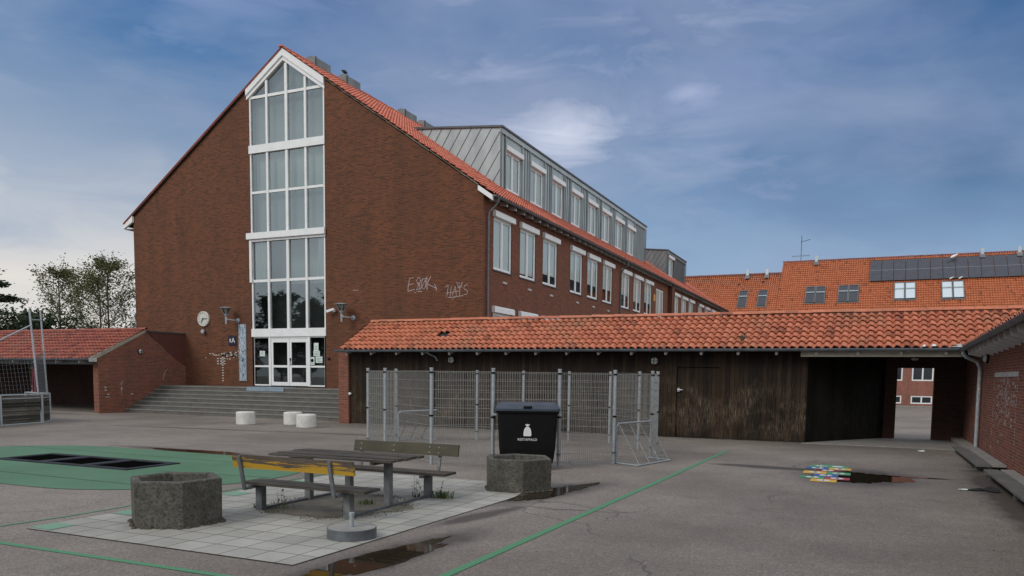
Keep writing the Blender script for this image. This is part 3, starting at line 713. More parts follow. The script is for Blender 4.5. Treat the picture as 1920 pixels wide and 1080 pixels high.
# windows of the long side
def casement(parent, y0, y1, z0, z1, X, hood=True, door=False, mat_b='blind_pale', name='window', sill=True, h=0):
    w = y1-y0; fr = .085; d = .06
    f = MB(); xo = X-.05
    f.box(xo-d, xo, y0, y0+fr, z0, z1, 'white'); f.box(xo-d, xo, y1-fr, y1, z0, z1, 'white')
    f.box(xo-d, xo, y0+fr, y1-fr, z0, z0+fr, 'white'); f.box(xo-d, xo, y0+fr, y1-fr, z1-fr, z1, 'white')
    ym = (y0+y1)/2; f.box(xo-d, xo+.012, ym-.065, ym+.065, z0+fr, z1-fr, 'white')
    for a, b_ in ((y0+fr, ym-.065), (ym+.065, y1-fr)):
        q = .05
        f.box(xo-d+.015, xo-.012, a, a+q, z0+fr, z1-fr, 'white'); f.box(xo-d+.015, xo-.012, b_-q, b_, z0+fr, z1-fr, 'white')
        f.box(xo-d+.015, xo-.012, a+q, b_-q, z0+fr, z0+fr+q, 'white'); f.box(xo-d+.015, xo-.012, a+q, b_-q, z1-fr-q, z1-fr, 'white')
    if door: f.box(xo-d+.01, xo+.005, y0, y1, z0+1.25, z0+1.37, 'white')
    o = f.build(name, parent)
    p = MB(); p.face([(xo-d/2-.003, y0+fr, z0+fr), (xo-d/2-.003, y1-fr, z0+fr), (xo-d/2-.003, y1-fr, z1-fr), (xo-d/2-.003, y0+fr, z1-fr)], 'glass_side')
    p.build('pane', o)
    p = MB(); 
    xb = xo-.062; n = 14
    for k in range(n):
        a, b_ = y0+w*k/n, y0+w*(k+1)/n
        p.face([(xb-.01*(k % 2), a, z0+h), (xb-.01*((k+1) % 2), b_, z0+h), (xb-.01*((k+1) % 2), b_, z1), (xb-.01*(k % 2), a, z1)], mat_b)
    p.build('blind', o)
    if hood:
        p = MB(); p.prism([(X-.04, y0-.10, z1-.02), (X+.16, y0-.10, z1-.02), (X+.16, y0-.10, z1+.20), (X+.10, y0-.10, z1+.26), (X-.04, y0-.10, z1+.26)], (0, w+.2, 0), 'white'); p.build('screen_box', o)
    if sill:
        p = MB(); p.box(X-.1, X+.05, y0-.05, y1+.05, z0-.05, z0, 'zinc_trim'); p.build('sill', o)
    return o
for (a, b_), h_ in zip(WINS+WINS2, (.0, .22, .55, .75, .8, .85, .9, .7, .9, .6, .8, .4, .7, .5, .8, .5)): casement(BL, a, b_, 6.72, 9.05, XR, h=h_)  # blinds stop short; the dark strips below stand in for reflections
casement(BL, 61.2, 63.7, 5.6, 9.0, XR, hood=False, door=True)
for a, b_ in WINS[:4]: casement(BL, a, b_, 2.5, 4.85, XR)
for a, b_ in WINS[:6]:
    mb = MB(); mb.box(XR, XR+.05, (a+b_)/2-.02, (a+b_)/2+.38, 6.20, 6.29, 'white_dirty'); mb.build('air_brick', BL)
mb = MB(); mb.box(XR, XR+.04, 60.4, 60.85, 7.95, 8.45, 'orangepaint'); mb.build('wall_plate', BL)

# dormers
def dormer(D, ztop, dark, wins, nm='dormer'):
    y0, y1 = D; X = DXF; front = 'zinc_dark' if dark else 'zinc'
    mb = MB()
    xm = (AZ-.05-ztop-.097*DXF+SL_*(-AX))  # solve meet point of the dormer top with the roof
    # ztop + .097*(DXF-x) = AZ - SL_*(x-AX)
    x_m = (AZ+SL_*AX-ztop-.097*DXF)/(SL_-.097)
    zb = rz(X)+.02
    for y in (y0, y1):
        mb.face([(X, y, zb-.05), (X, y, ztop), (x_m, y, dtop(x_m, ztop))], 'zinc_dark' if (dark or y == y1) else 'zinc')
    wall(mb, (X, y0, 0), (0, 1, 0), y1-y0, zb, ztop, [(a-y0, b_-y0, zb+.06, zw) for a, b_, zw in wins], front, (1, 0, 0), .12)
    ov = .10
    mb.obox((X+ov+.06, y0-.08, ztop-.02), (0, y1-y0+.16, 0), (x_m-X-ov-.06, 0, (X-x_m)*.097), (0, 0, .10), 'zinc_trim')
    keepb = mb
    mb = keepb; mb.box(X+.02, X+ov, y0-.03, y1+.03, ztop-.26, ztop-.03, front)
    for y in (y0, y1): mb.tube((X+.07, y, zb), (X+.07, y, ztop-.05), .04, 'zinc_dark', 8)
    # standing seams
    n = 12
    for k in range(1, n):   # diagonal seams across the cheek
        t = k/n; xs_ = X+(x_m-X)*t; zl = rz(xs_)+.0
        dx, dz = .55, .84; L2 = 0
        while True:
            L2 += .05; px, pz = xs_+dx*L2, zl+dz*L2
            if px > X or pz > dtop(px, ztop)-.02: break
        mb.beam((xs_, y0-.012, zl), (xs_+dx*(L2-.05), y0-.012, zl+dz*(L2-.05)), .02, .02, 'zinc_trim')
    yy = y0+.15
    while yy < y1-.1:
        if not any(a-.05 < yy < b_+.05 for a, b_, zw in wins): mb.box(X, X+.035, yy-.012, yy+.012, zb, ztop-.26, 'zinc_dark')
        yy += .33
    for a, b_, zw in wins:
        for yy in (a-.1, b_+.1): mb.box(X, X+.10, yy-.02, yy+.02, zb, ztop-.26, front)
    body = mb.build(nm, BL)
    for a, b_, zw in wins:
        casement(body, a, b_, zb+.06, zw, X, hood=True, mat_b='blind_pale', name='dormer_window', sill=False)
    return body
dormer(D1, 14.5, False, [(a, b_, 13.55) for a, b_ in ((37.37, 39.3), (40.56, 42.52), (43.80, 45.70), (47.06, 48.95), (50.27, 52.15), (53.25, 55.24), (56.45, 58.49), (59.6, 61.7))])
d2 = dormer(D2, 13.75, True, [(73.4, 75.6, 13.2)])
# roof cowls on the ridge
for a, b_ in ((32.88, 34.16), (35.48, 36.75), (41.25, 42.64), (43.53, 45.05)):
    mb = MB(); z = AZ
    mb.prism([(AX-.35, a, z-.2), (AX+.25, a, z-.2), (AX+.25, a, z+.32), (AX-.05, a, z+.42), (AX-.35, a, z+.32)], (0, b_-a, 0), 'zinc_dark')
    mb.box(AX-.40, AX+.30, a+.05, a+.09, z-.1, z+.36, 'zinc_trim')
    mb.build('roof_cowl', BL)

# the tall gable window
GW = MB(); yv0, yv1 = YF+.02, YF+.12
def bar(x0, x1, z0, z1, m='white', y0=None, y1=None, mb=None): (mb or GW).box(x0, x1, yv0 if y0 is None else y0, yv1 if y1 is None else y1, z0, z1, m)
bar(WX0, WX0+.09, 1.36, zt(WX0)-.35); bar(WX1-.09, WX1, 1.36, zt(WX1)-.35)
VB = [-27.27, -26.07, -24.93]
for x, w in zip(VB, (.12, .15, .12)): bar(x-w/2, x+w/2, 4.19, rz(x)-.6, y0=YF+.0, y1=YF+.11)
for z, h in ((15.46, .13), (10.89, .12), (6.57, .13)): bar(WX0+.09, WX1-.09, z-h/2, z+h/2, y0=YF+.03)
for z0, z1 in ((12.78, 13.16), (8.50, 8.90), (3.80, 4.20)): bar(WX0-.02, WX1+.02, z0, z1, y0=YF-.04)
bar(WX0-.18, WX1+.05, 8.62, 8.92, y0=YF-.14, y1=YF-.05); bar(WX0-.06, WX0+.08, 6.5, 8.6, y0=YF-.06, y1=YF+.0)
gw = GW.build('gable_window', BL)
def pane(x0, x1, z0, z1, mat='glass', y=YF+.085, name='pane', par=None, m2=None):
    p = MB(); p.face([(x0, y, z0), (x1, y, z0), (x1, y, z1), (x0, y, z1)], mat); return p.build(name, par or gw)
cols = [(WX0+.09, VB[0]-.05), (VB[0]+.05, VB[1]-.06), (VB[1]+.06, VB[2]-.05), (VB[2]+.05, WX1-.09)]
for z0, z1 in ((13.16, 15.40), (10.95, 12.78), (8.9, 10.83), (6.63, 8.52), (4.2, 6.51)):
    for a, b_ in cols: pane(a, b_, z0, z1)
p = MB()
for a, b_ in cols:
    q = [(a, YF+.085, 15.52), (b_, YF+.085, 15.52), (b_, YF+.085, rz(b_)-.5)]
    if rz(a)-.5 > 15.53: q.append((a, YF+.085, rz(a)-.5))
    if rz(b_)-.5 < 15.53: q = [(a, YF+.085, 15.52), (b_, YF+.085, 15.52), (a, YF+.085, rz(a)-.5)]
    p.face(q, 'glass')
p.build('gable_panes', gw)
p = MB()
for k, (a, b_) in enumerate(cols):
    for z0, z1, mt in ((8.62, 10.9, 'blind'), (10.9, 12.9, 'blind_green'), (12.9, 16.9, 'blind')):
        zz = min(z1, rz(a)-.3, rz(b_)-.3) if z1 > 15 else z1
        p.face([(a-.05, YF+.45, z0), (b_+.05, YF+.45, z0), (b_+.05, YF+.45, zz), (a-.05, YF+.45, zz)], mt)
p.face([(WX0, YF+.46, 14.9), (WX1, YF+.46, 14.9), (AX, YF+.46, 17.0)], 'blind')
for a, b_ in cols:
    p.face([(a+.06, YF+.40, 11.0), (a+.16, YF+.40, 11.0), (a+.16, YF+.40, 12.7), (a+.06, YF+.40, 12.7)], 'blind_pale')
p.build('blinds', gw)
def curtain(x0, x1, z0, z1, x0b=None):
    p = MB(); n = 16
    for k in range(n):
        f0, f1 = k/n, (k+1)/n
        t0, t1 = x0+(x1-x0)*f0, x0+(x1-x0)*f1
        xb = x0 if x0b is None else x0b
        b0, b1 = xb+(x1-xb)*f0, xb+(x1-xb)*f1
        d0, d1 = .05*(k % 2), .05*((k+1) % 2)
        p.face([(b0, YF+.13+d0, z0), (b1, YF+.13+d1, z0), (t1, YF+.13+d1, z1), (t0, YF+.13+d0, z1)], 'curtain')
    p.build('curtain', gw)
curtain(cols[0][0]+.06, cols[0][1]-.06, 6.66, 8.45); curtain(cols[3][0]+.60, cols[3][1], 6.66, 8.5, cols[3][0]+.45)
# entrance doors
DR = MB(); z0, z1 = 1.36, 3.80
xs_ = [WX0+.0, WX0+.09, -27.30, -27.14, -26.12, -25.94, -24.93, -24.78, WX1-.09]
DR.box(WX0, WX0+.1, YF+.02, YF+.1, z0, z1, 'white'); DR.box(WX1-.1, WX1, YF+.02, YF+.1, z0, z1, 'white')
DR.box(-27.33, -27.2, YF+.0, YF+.12, z0, z1, 'white'); DR.box(-24.90, -24.77, YF+.0, YF+.12, z0, z1, 'white')
for a, b_ in ((WX0+.1, -27.33), (-24.77, WX1-.1)):
    DR.box(a, b_, YF+.03, YF+.1, z0, z0+.07, 'white'); DR.box(a, b_, YF+.03, YF+.1, z1-.06, z1, 'white'); DR.box(a, b_, YF+.03, YF+.1, 2.29, 2.38, 'white')
DR.box(-27.2, -24.9, YF+.02, YF+.12, z1-.10, z1, 'white')
dr = DR.build('entrance_frame', BL)
for a, b_ in ((WX0+.1, -27.33), (-24.77, WX1-.1)):
    for c_, d_ in ((z0+.07, 2.29), (2.38, z1-.06)): pane(a, b_, c_, d_, 'glass_dark', YF+.06, par=dr)
for a, b_, hx_ in ((-27.19, -26.06, None), (-26.04, -24.91, -25.98)):
    lf = MB(); q = .12
    lf.box(a, a+q, YF+.03, YF+.08, z0+.02, z1-.11, 'white'); lf.box(b_-q, b_, YF+.03, YF+.08, z0+.02, z1-.11, 'white')
    for c_, d_ in ((z0+.02, z0+.2), (2.28, 2.39), (z1-.28, z1-.11)): lf.box(a+q, b_-q, YF+.03, YF+.08, c_, d_, 'white')
    lf.build('door_leaf', BL); lf_ = bpy.data.objects[-1] if False else None
    ob_ = [o for o in BL.children if o.name.startswith('door_leaf')][-1]
    pane(a+q, b_-q, z0+.2, 2.28, 'glass_dark', YF+.055, par=ob_); pane(a+q, b_-q, 2.39, z1-.28, 'glass_dark', YF+.055, par=ob_)
    if hx_:
        h = MB(); h.tube((hx_, YF+.0, 2.40), (hx_, YF+.0, 2.62), .018, 'steel', 8); h.box(hx_-.03, hx_+.03, YF+.0, YF+.03, 2.60, 2.75, 'black'); h.tube((hx_, YF-.03, 2.45), (hx_+.12, YF-.03, 2.45), .012, 'steel', 6); h.build('handle', ob_)
# notices on the glass
for x0, x1, a, b_ in ((-27.93, -27.60, 2.83, 3.10), (-24.55, -24.28, 3.10, 3.48), (-24.58, -24.2, 2.84, 3.10), (-24.45, -24.05, 2.52, 2.82), (-24.80+.03, -24.52, 2.42, 2.80)):
    p = MB(); p.box(x0, x1, YF+.035, YF+.045, a, b_, 'paper')
    for k in range(3): p.box(x0+.05, x1-.05-.05*(k % 2), YF+.032, YF+.0345, a+.06+k*.07, a+.075+k*.07, 'rubber')
    p.build('notice', dr)
p = MB(); p.lathe([(.0, 0), (.09, 0)], (-24.66, YF+.0315, 2.63), 'rubber', 12, (0, -1, 0)); p.build('notice_emblem', dr)

# spray paint on the brick
def strokes(lines, r, mat, y=YF-.006):
    mb = MB()
    for ln in lines:
        for (a, b_), (c_, d_) in zip(ln[:-1], ln[1:]):
            d = V3((c_-a, 0, d_-b_)); 
            if d.length < 1e-5: continue
            s_ = V3((-d.z, 0, d.x)).normalized()*r/2; e = d.normalized()*r*.3
            p0 = V3((a, y, b_))-e; p1 = V3((c_, y, d_))+e
            mb.face([p0-s_, p1-s_, p1+s_, p0+s_], mat)
    return mb
x, z = -19.2, 5.75
def T(pts, ox, oz, s=1): return [(ox+a*s, oz+b_*s) for a, b_ in pts]
E_ = [[(.32, .62), (.1, .6), (.03, .3), (0, .02), (.36, .1)], [(.03, .3), (.3, .36)]]
S1 = [[(.25, .58), (.1, .62), (.05, .45), (.22, .3), (.2, .1), (.02, .08)], [(.02, .5), (.26, .1)], [(.28, .52), (.06, .12)]]
O1 = [[(.12, .1), (.02, .3), (.1, .55), (.24, .56), (.28, .3), (.2, .1), (.12, .1)], [(.3, .6), (.0, .1)]]
K1 = [[(.05, .62), (.06, .05)], [(.26, .66), (.06, .33), (.55, .1)], [(.45, .28), (.55, .1), (.53, 0)]]
ls = [T(q, x, z) for q in E_]+[T(q, x+.42, z) for q in S1]+[T(q, x+.68, z) for q in O1]+[T(q, x+.95, z) for q in K1]+[T([(.34, -.05), (.5, 0), (.75, .0)], x, z)]
o = strokes(ls, .024, 'chalk').build('graffiti', BL); o['label'] = 'grey sprayed scrawl reading ESOK'
x, z = -17.2, 5.42
H_ = [[(-.05, .48), (.1, .56), (.02, .0)], [(.25, .5), (.18, .05)], [(.0, .2), (.62, .28)], [(.1, .0), (.85, .08)], [(.3, -.06), (.5, .06)]]
A_ = [[(.3, .1), (.45, .5), (.5, .1)]]; T_ = [[(.56, .42), (.8, .46)], [(.68, .45), (.66, .1)]]; S2 = [[(1.05, .56), (.9, .5), (.88, .38), (1.06, .26), (1.04, .14), (.88, .12)]]
C_ = [[(.52, .66), (.6, .48), (.74, .5), (.8, .68)], [(.58, .6), (.64, .64), (.7, .6)]]
o = strokes([T(q, x, z) for q in H_+A_+T_+S2+C_], .021, 'chalk').build('graffiti', BL); o['label'] = 'grey sprayed scrawl reading HATS with a small crown'
mb = MB()
rr = random.Random(4)
def brickmark(x, z, w=.11): mb.face([(x, YF-.005, z), (x+w, YF-.005, z), (x+w, YF-.005, z+.05), (x, YF-.005, z+.05)], 'white_dirty')
for k in range(9): brickmark(-30.42, 1.55+k*.134)
for k in range(80):
    x = rr.gauss(-29.9, .75); z = 2.6+.0667*int(rr.gauss(4.4, 1.05))
    if -31.9 < x < -28.9: brickmark(x, z, rr.choice((.05, .11, .11, .2)))
for k in range(3):
    for j in range(3): brickmark(-30.75+j*.22, 2.42+k*.134, .12)
tag(mb.build('paint_marks', BL), kind='stuff')

# ================================================================== COVERED WALKWAY
FY = 26.12
WK = thing('covered_walkway', 'long low walkway shed of dark boards under orange pantiles between school and yard wall', 'covered walkway', (-8, 28, 0))
mb = MB()
DX0, DX1 = -5.79, -4.39
wall(mb, (-19.0, FY, 0), (1, 0, 0), 17.25, .03, 3.0, [(DX0+19, DX1+19, .03, 2.37)], 'cladding', (0, -1, 0), .07)
mb.face([(-1.75, FY, .03), (.56, 29.75, .03), (.56, 29.75, 3), (-1.75, FY, 3)], 'cladding_black')
mb.box(-1.80, -1.70, FY-.02, FY+.08, .03, 3.0, 'cladding')
mb.build('board_cladding', WK)
mb = MB(); mb.box(-19.0, -1.75, FY+.03, FY+.35, -.02, .03, 'kerb'); mb.build('plinth', WK)
mb = MB(); mb.box(-19.48, -19.0, FY-.12, 29.9, 0, 3.0, 'brick_wing')
mb.face([(-19.48, 26.0, 3.0), (-19.48, 29.9, 3.0), (-19.48, 27.9, 4.1)], 'brick_wing')
mb.build('brick_pier', WK)
mb = MB()
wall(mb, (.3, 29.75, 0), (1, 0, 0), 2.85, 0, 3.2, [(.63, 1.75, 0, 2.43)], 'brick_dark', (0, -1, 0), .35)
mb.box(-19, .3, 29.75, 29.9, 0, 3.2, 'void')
wall(mb, (.3, 30.1, 0), (1, 0, 0), 2.85, 0, 3.2, [(.63, 1.75, 0, 2.43)], 'brick_wing', (0, 1, 0), .0)
mb.build('passage_wall', WK)
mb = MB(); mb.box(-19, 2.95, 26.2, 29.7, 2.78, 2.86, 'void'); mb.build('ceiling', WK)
mb = MB(); mb.box(-1.9, 2.45, 25.72, 25.86, 2.70, 2.90, 'beige'); mb.build('passage_beam', WK)
# door in the cladding
mb = MB(); mb.box(DX0+.01, DX1-.01, FY+.045, FY+.075, .05, 2.35, 'cladding')
dd = mb.build('door', WK)
mb = MB(); mb.box(DX0+.03, DX0+.11, FY-.03, FY+.045, 1.55, 1.67, 'steel'); mb.tube((DX0+.05, FY-.05, 1.61), (DX0+.2, FY-.05, 1.61), .015, 'white', 8); mb.build('handle', dd)
mb = MB(); mb.tube((-18.95, FY, 1.21), (-18.95, FY-.08, 1.21), .03, 'white', 10); mb.lathe([(0, .1), (.05, .08), (.05, .02), (0, 0)], (-18.95, FY-.14, 1.21), 'white', 12, (0, 1, 0)); mb.build('door_knob', WK)
# roof
GZ, GY, RY = 2.96, 25.66, 27.9
sl = (4.18-2.99)/(RY-GY); an = math.atan(sl); RX0, RX1 = -19.14, 4.6
mb = MB()
holes = {(17, 4)}
SLW = (RY-GY)/math.cos(an)
def keepw(u, v):
    x = RX0+u; y = GY+v*math.cos(an)
    if (int(u/.242), int(v/.36)) in ((17, 3), (16, 3)): return False
    return not (x > 2.55+(y-GY)*1.0+.15)
tiles(mb, (RX0, GY-.05, GZ+.0), (1, 0, 0), (0, math.cos(an), math.sin(an)), RX1-RX0, SLW+.02, 'tile', seg=10, keep=keepw, th=.367)
bz = MB()
mb.face([(RX0+.05, GY, GZ-.02), (RX1, GY, GZ-.02), (RX1, RY, GZ-.02+sl*(RY-GY)), (RX0+.05, RY, GZ-.02+sl*(RY-GY))], 'void')
tiles(mb, (RX0, 2*RY-GY+.05, GZ), (1, 0, 0), (0, -math.cos(an), math.sin(an)), RX1-RX0, SLW, 'tile', seg=4, th=.367)
mb.face([(RX0+.05, 2*RY-GY, GZ-.02), (RX1, 2*RY-GY, GZ-.02), (RX1, RY, GZ-.02+sl*(RY-GY)), (RX0+.05, RY, GZ-.02+sl*(RY-GY))], 'void')
ridge(mb, (RX0-.02, RY, GZ+sl*(RY-GY)+.05), (RX1, RY, GZ+sl*(RY-GY)+.05), .13, 'tile')
wr = mb.build('tiled_roof', WK)
mb = MB(); gutter(mb, (-19.3, 25.55, 2.93), (2.42, 25.55, 2.93), .075); mb.build('gutter', WK)
x = -18.85
while x < 2.4:
    mb = MB(); mb.beam((x, 25.66, 2.80), (x, 26.12, 2.95), .08, .10, 'white_dirty'); x += 1.16; mb.build('rafter_tail', WK)
mb = MB(); mb.path([(-15.15, 25.6, 2.86), (-15.1, 25.75, 2.78), (-14.98, 26.0, 2.68), (-14.95, 26.08, 2.55)], .03, 'steel'); mb.build('outlet_pipe', WK)
mb = MB(); mb.prism([(2.12, 25.6, 2.98), (2.45, 25.55, 2.97), (2.6, 25.75, 3.08), (2.35, 25.68, 3.05)], (0, .01, .02), 'zinc'); mb.build('valley_flashing', wr)
# moss clump and slipped tile
rr = random.Random(5)
mb = MB()
for k in range(90):
    c_ = V3((-3.7+rr.gauss(0, .07), 26.16+rr.gauss(0, .07), 3.31+rr.gauss(0, .06))); d = V3((rr.uniform(-1, 1), rr.uniform(-1, 1), rr.uniform(-.2, 1))).normalized()*.06; e = d.orthogonal().normalized()*.02
    mb.face([c_-e, c_+e, c_+d], 'leaf_dark' if k % 3 else 'dirt')
tag(mb.build('moss_clump'), 'dark clump of moss stuck on the lower tiles of the walkway roof', 'moss')
for x_, z_, w_ in ((1.45, 3.03, .1), (1.7, 3.04, .14), (.0, 0, 0)):
    if w_:
        mb = MB(); mb.lathe([(0, 0), (w_*.5, .01), (w_*.35, .06), (0, .07)], (x_, 25.56, z_-.05), 'white', 8); mb.build('tile_fragment', wr)

# ================================================================== LEFT OPEN SHED
SH = thing('open_shed', 'open-fronted brick shelter with dark red pantile roof left of the steps', 'shed', (-38, 28, 0))
SX, SY0, SRY = -32.97, 25.6, 28.3
mb = MB()
sz = lambda y: 2.70+(y-SY0)*(4.02-2.70)/(SRY-SY0)
P = [(SX, SY0, 0), (SX, YF, 0), (SX, YF, 3.96), (SX, SRY, 4.02), (SX, SY0, 2.70)]
mb.prism(P, (-.35, 0, 0), 'brick_wing')
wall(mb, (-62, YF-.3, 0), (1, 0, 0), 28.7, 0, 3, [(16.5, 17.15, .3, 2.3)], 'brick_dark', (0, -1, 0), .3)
mb.build('brick_wall', SH)
mb = MB(); mb.face([(SX+.006, 28.42, 4.0), (SX+.006, 28.62, 3.74), (SX+.006, 29.0, 3.5), (SX+.006, 29.3, 3.3), (SX+.006, 29.62, 3.0), (SX+.006, 29.9, 2.82), (SX+.006, 30.2, 2.6), (SX+.006, YF-.02, 2.3), (SX+.006, YF-.02, 3.95), (SX+.006, SRY+.05, 4.0)][::-1], 'plaster_red')
mb.build('painted_infill', SH)
mb = MB(); mb.box(SX-.38, SX+.05, 28.35, YF-.02, 3.96, 4.04, 'zinc_trim'); mb.build('coping', SH)
mb = MB(); a_ = math.atan((4.02-2.70)/(SRY-SY0))
tiles(mb, (-62, SY0-.45, 2.70-.45*math.tan(a_)+.06), (1, 0, 0), (0, math.cos(a_), math.sin(a_)), 62+SX+.1, (SRY-SY0+.45)/math.cos(a_), 'tile_red', seg=6, th=.36)
mb.face([(-62, SY0-.4, 2.52), (SX-.02, SY0-.4, 2.52), (SX-.02, SRY, 4.05), (-62, SRY, 4.05)], 'void')
mb.face([(-62, SRY, 4.06), (SX-.36, SRY, 4.06), (SX-.36, YF-.2, 2.8), (-62, YF-.2, 2.8)], 'tile_red')
ridge(mb, (-62, SRY, 4.10), (SX+.08, SRY, 4.10), .12, 'tile_red')
mb.build('tiled_roof', SH)
mb = MB(); mb.prism([(SX+.03, SY0-.45, 2.42), (SX+.03, SY0-.45, 2.60), (SX+.03, SRY, 4.06), (SX+.03, SRY, 3.94), (SX+.03, SY0-.1, 2.56), (SX+.03, SY0-.1, 2.42)], (-.06, 0, 0), 'beige'); mb.build('verge_board', SH)
mb = MB(); mb.box(SX+.035, SX+.05, SY0-.5, SY0-.08, 2.42, 2.60, 'white_dirty'); mb.build('eaves_end', SH)
mb = MB(); gutter(mb, (-62, SY0-.52, 2.55), (SX+.0, SY0-.52, 2.55), .07, 'gutter'); mb.build('gutter', SH)
mb = MB(); mb.box(-62, SX-.3, SY0-.1, SY0+.05, 2.30, 2.52, 'steel_dark'); mb.build('eaves_beam', SH)
for k in range(10): mb = MB(); mb.box(SX-.8-1.6*k, SX-.72-1.6*k, SY0-.42, SY0-.1, 2.38, 2.48, 'white_dirty'); mb.build('rafter_tail', SH)
for x in (-37.45, -42.3, -47.1, -52):
    mb = MB(); mb.box(x-.06, x+.06, SY0-.05, SY0+.07, 0, 2.3, 'red_paint'); mb.box(x-.22, x-.17, SY0-.03, SY0+.03, 0, 2.3, 'red_paint'); mb.build('red_post', SH)
mb = MB(); mb.box(SX-.35-.001, SX+.001, SY0-.003, SY0+.5, 0, .28, 'kerb') if False else mb.box(SX-6, SX+.4, SY0-.4, SY0-.2, 0, .03, 'kerb'); mb.build('threshold', SH)
mb = MB(); rr = random.Random(8)
for k in range(14):
    y = rr.gauss(26.1, .5); z = 1.0+.0667*rr.randint(-5, 5)
    if y > 25.65 and not (26.2 < y < 26.5): mb.face([(SX+.005, y, z), (SX+.005, y+.12, z), (SX+.005, y+.12, z+.05), (SX+.005, y, z+.05)], 'white_dirty')
ls = [[(26.75, 1.35), (26.9, 1.5), (26.82, 1.2), (26.83, .85)], [(26.9, 1.5), (27.0, 1.55)], [(29.3, 1.6), (29.45, 2.0), (29.6, 2.15)]]
for ln in ls:
    for (a, b_), (c_, d_) in zip(ln[:-1], ln[1:]): mb.beam((SX+.004, a, b_), (SX+.004, c_, d_), .004, .035, 'white_dirty', (1, 0, 0))
mb.build('paint_marks', SH)

# ================================================================== ENTRANCE STEPS
ST = MB(); n = 7; rise = 1.30/7
for k in range(n):
    y = 27.0+k*.355; z0, z1 = k*rise, (k+1)*rise
    ST.face([(SX, y, z0), (-19.5, y, z0), (-19.5, y, z1-.05), (SX, y, z1-.05)], 'concrete')
    yy = y+.355 if k < n-1 else YF
    ST.box(SX, -19.5, y-.02, yy+.01, z1-.05, z1, 'concrete_light' if False else 'concrete')
    ST.box(SX, -19.5, y-.023, y+.035, z1-.047, z1+.003, 'concrete_light')
st = ST.build('entrance_steps'); tag(st, 'seven wide worn grey concrete steps up to the glazed entrance', 'steps')
mb = MB(); mb.box(-27.2, -24.95, 29.08, 30.2, 1.13, 1.325, 'bluestone'); tag(mb.build('threshold_slab'), 'pale blue slab set in the top step in front of the doors', 'slab')

# ================================================================== RIGHT YARD WING
WG = thing('yard_wing', 'low red brick wing along the right edge with white rafter ends and pantile eaves', 'building', (3.2, 20, 0))
skew = .006
wx = lambda y: 2.95-skew*(26-y)
gz_ = lambda y: 2.94+.020*(25.6-y)
mb = MB()
mb.face([(wx(29.8), 29.8, 0), (wx(-8), -8, 0), (wx(-8), -8, gz_(-8)+.05), (wx(29.8), 29.8, 3.1)], 'brick_wing')
mb.box(7.2, 7.5, -8, 29.8, 0, 3.0, 'brick_wing'); mb.box(3.3, 7.2, -8, -7.7, 0, 3.0, 'brick_wing')
mb.build('brick_wall', WG)
mb = MB(); a_ = an
O = V3((2.46-skew*(26+8), -8, gz_(-8)+.03)); U = (V3((2.46, 27.9, gz_(27.9)+.03))-O)
def keepg(u, v):
    y = -8+u; x = 2.46+v*math.cos(a_)
    return not (y > 25.66+(x-2.46)+.1)
tiles(mb, O, U, (math.cos(a_), 0, math.sin(a_)), U.length, 2.55, 'tile', seg=8, keep=keepg, th=.367)
mb.face([(2.5, -8, gz_(-8)), (2.5, 27.9, gz_(27.9)), (4.7, 27.9, gz_(27.9)+2.2*math.tan(a_)), (4.7, -8, gz_(-8)+2.2*math.tan(a_))], 'void')
ridge(mb, (4.75, -8, 4.6), (4.75, 27.9, 4.25), .13, 'tile')
mb.face([(4.75, -8, 4.5), (4.75, 27.9, 4.2), (7.6, 27.9, 2.7), (7.6, -8, 2.8)], 'tile')
mb.build('tiled_roof', WG)
mb = MB(); gutter(mb, (2.40-skew*(34), -8, gz_(-8)-.03), (2.40, 25.65, gz_(25.65)-.03), .08); mb.build('gutter', WG)
y = 25.2
while y > -7:
    x = wx(y); z = gz_(y); mb = MB()
    mb.prism([(x, y, z-.30), (x-.40, y, z-.20), (x-.44, y, z-.06), (x, y, z+.1)], (0, .075, 0), 'white'); y -= .82; mb.build('rafter_tail', WG)
mb = MB(); mb.face([(wx(25.6)-.44, 25.6, gz_(25.6)-.05), (wx(-8)-.44, -8, gz_(-8)-.05), (wx(-8), -8, gz_(-8)+.1), (wx(25.6), 25.6, gz_(25.6)+.1)], 'void')
mb.build('soffit', WG)
mb = MB(); mb.path([(2.42, 25.3, 2.90), (2.42, 25.3, 2.78), (2.5, 25.32, 2.68), (2.78, 25.4, 2.55), (2.86, 25.42, 2.38), (2.87, 25.42, .06)], .05, 'steel', 10)
dp = mb.build('downpipe', WG); mb = MB(); rr = random.Random(2)
for k in range(26):
    z = rr.uniform(1.25, 2.3); t = rr.uniform(-2.9, -1.2)
    p = V3((2.87+.0515*math.cos(t), 25.42+.0515*math.sin(t), z)); s_ = V3((-math.sin(t), math.cos(t), 0))*rr.uniform(.01, .022); h = V3((0, 0, rr.uniform(.02, .07)))
    mb.face([p-s_, p+s_, p+s_+h, p-s_+h], 'white_dirty')
mb.build('paint_flakes', dp)
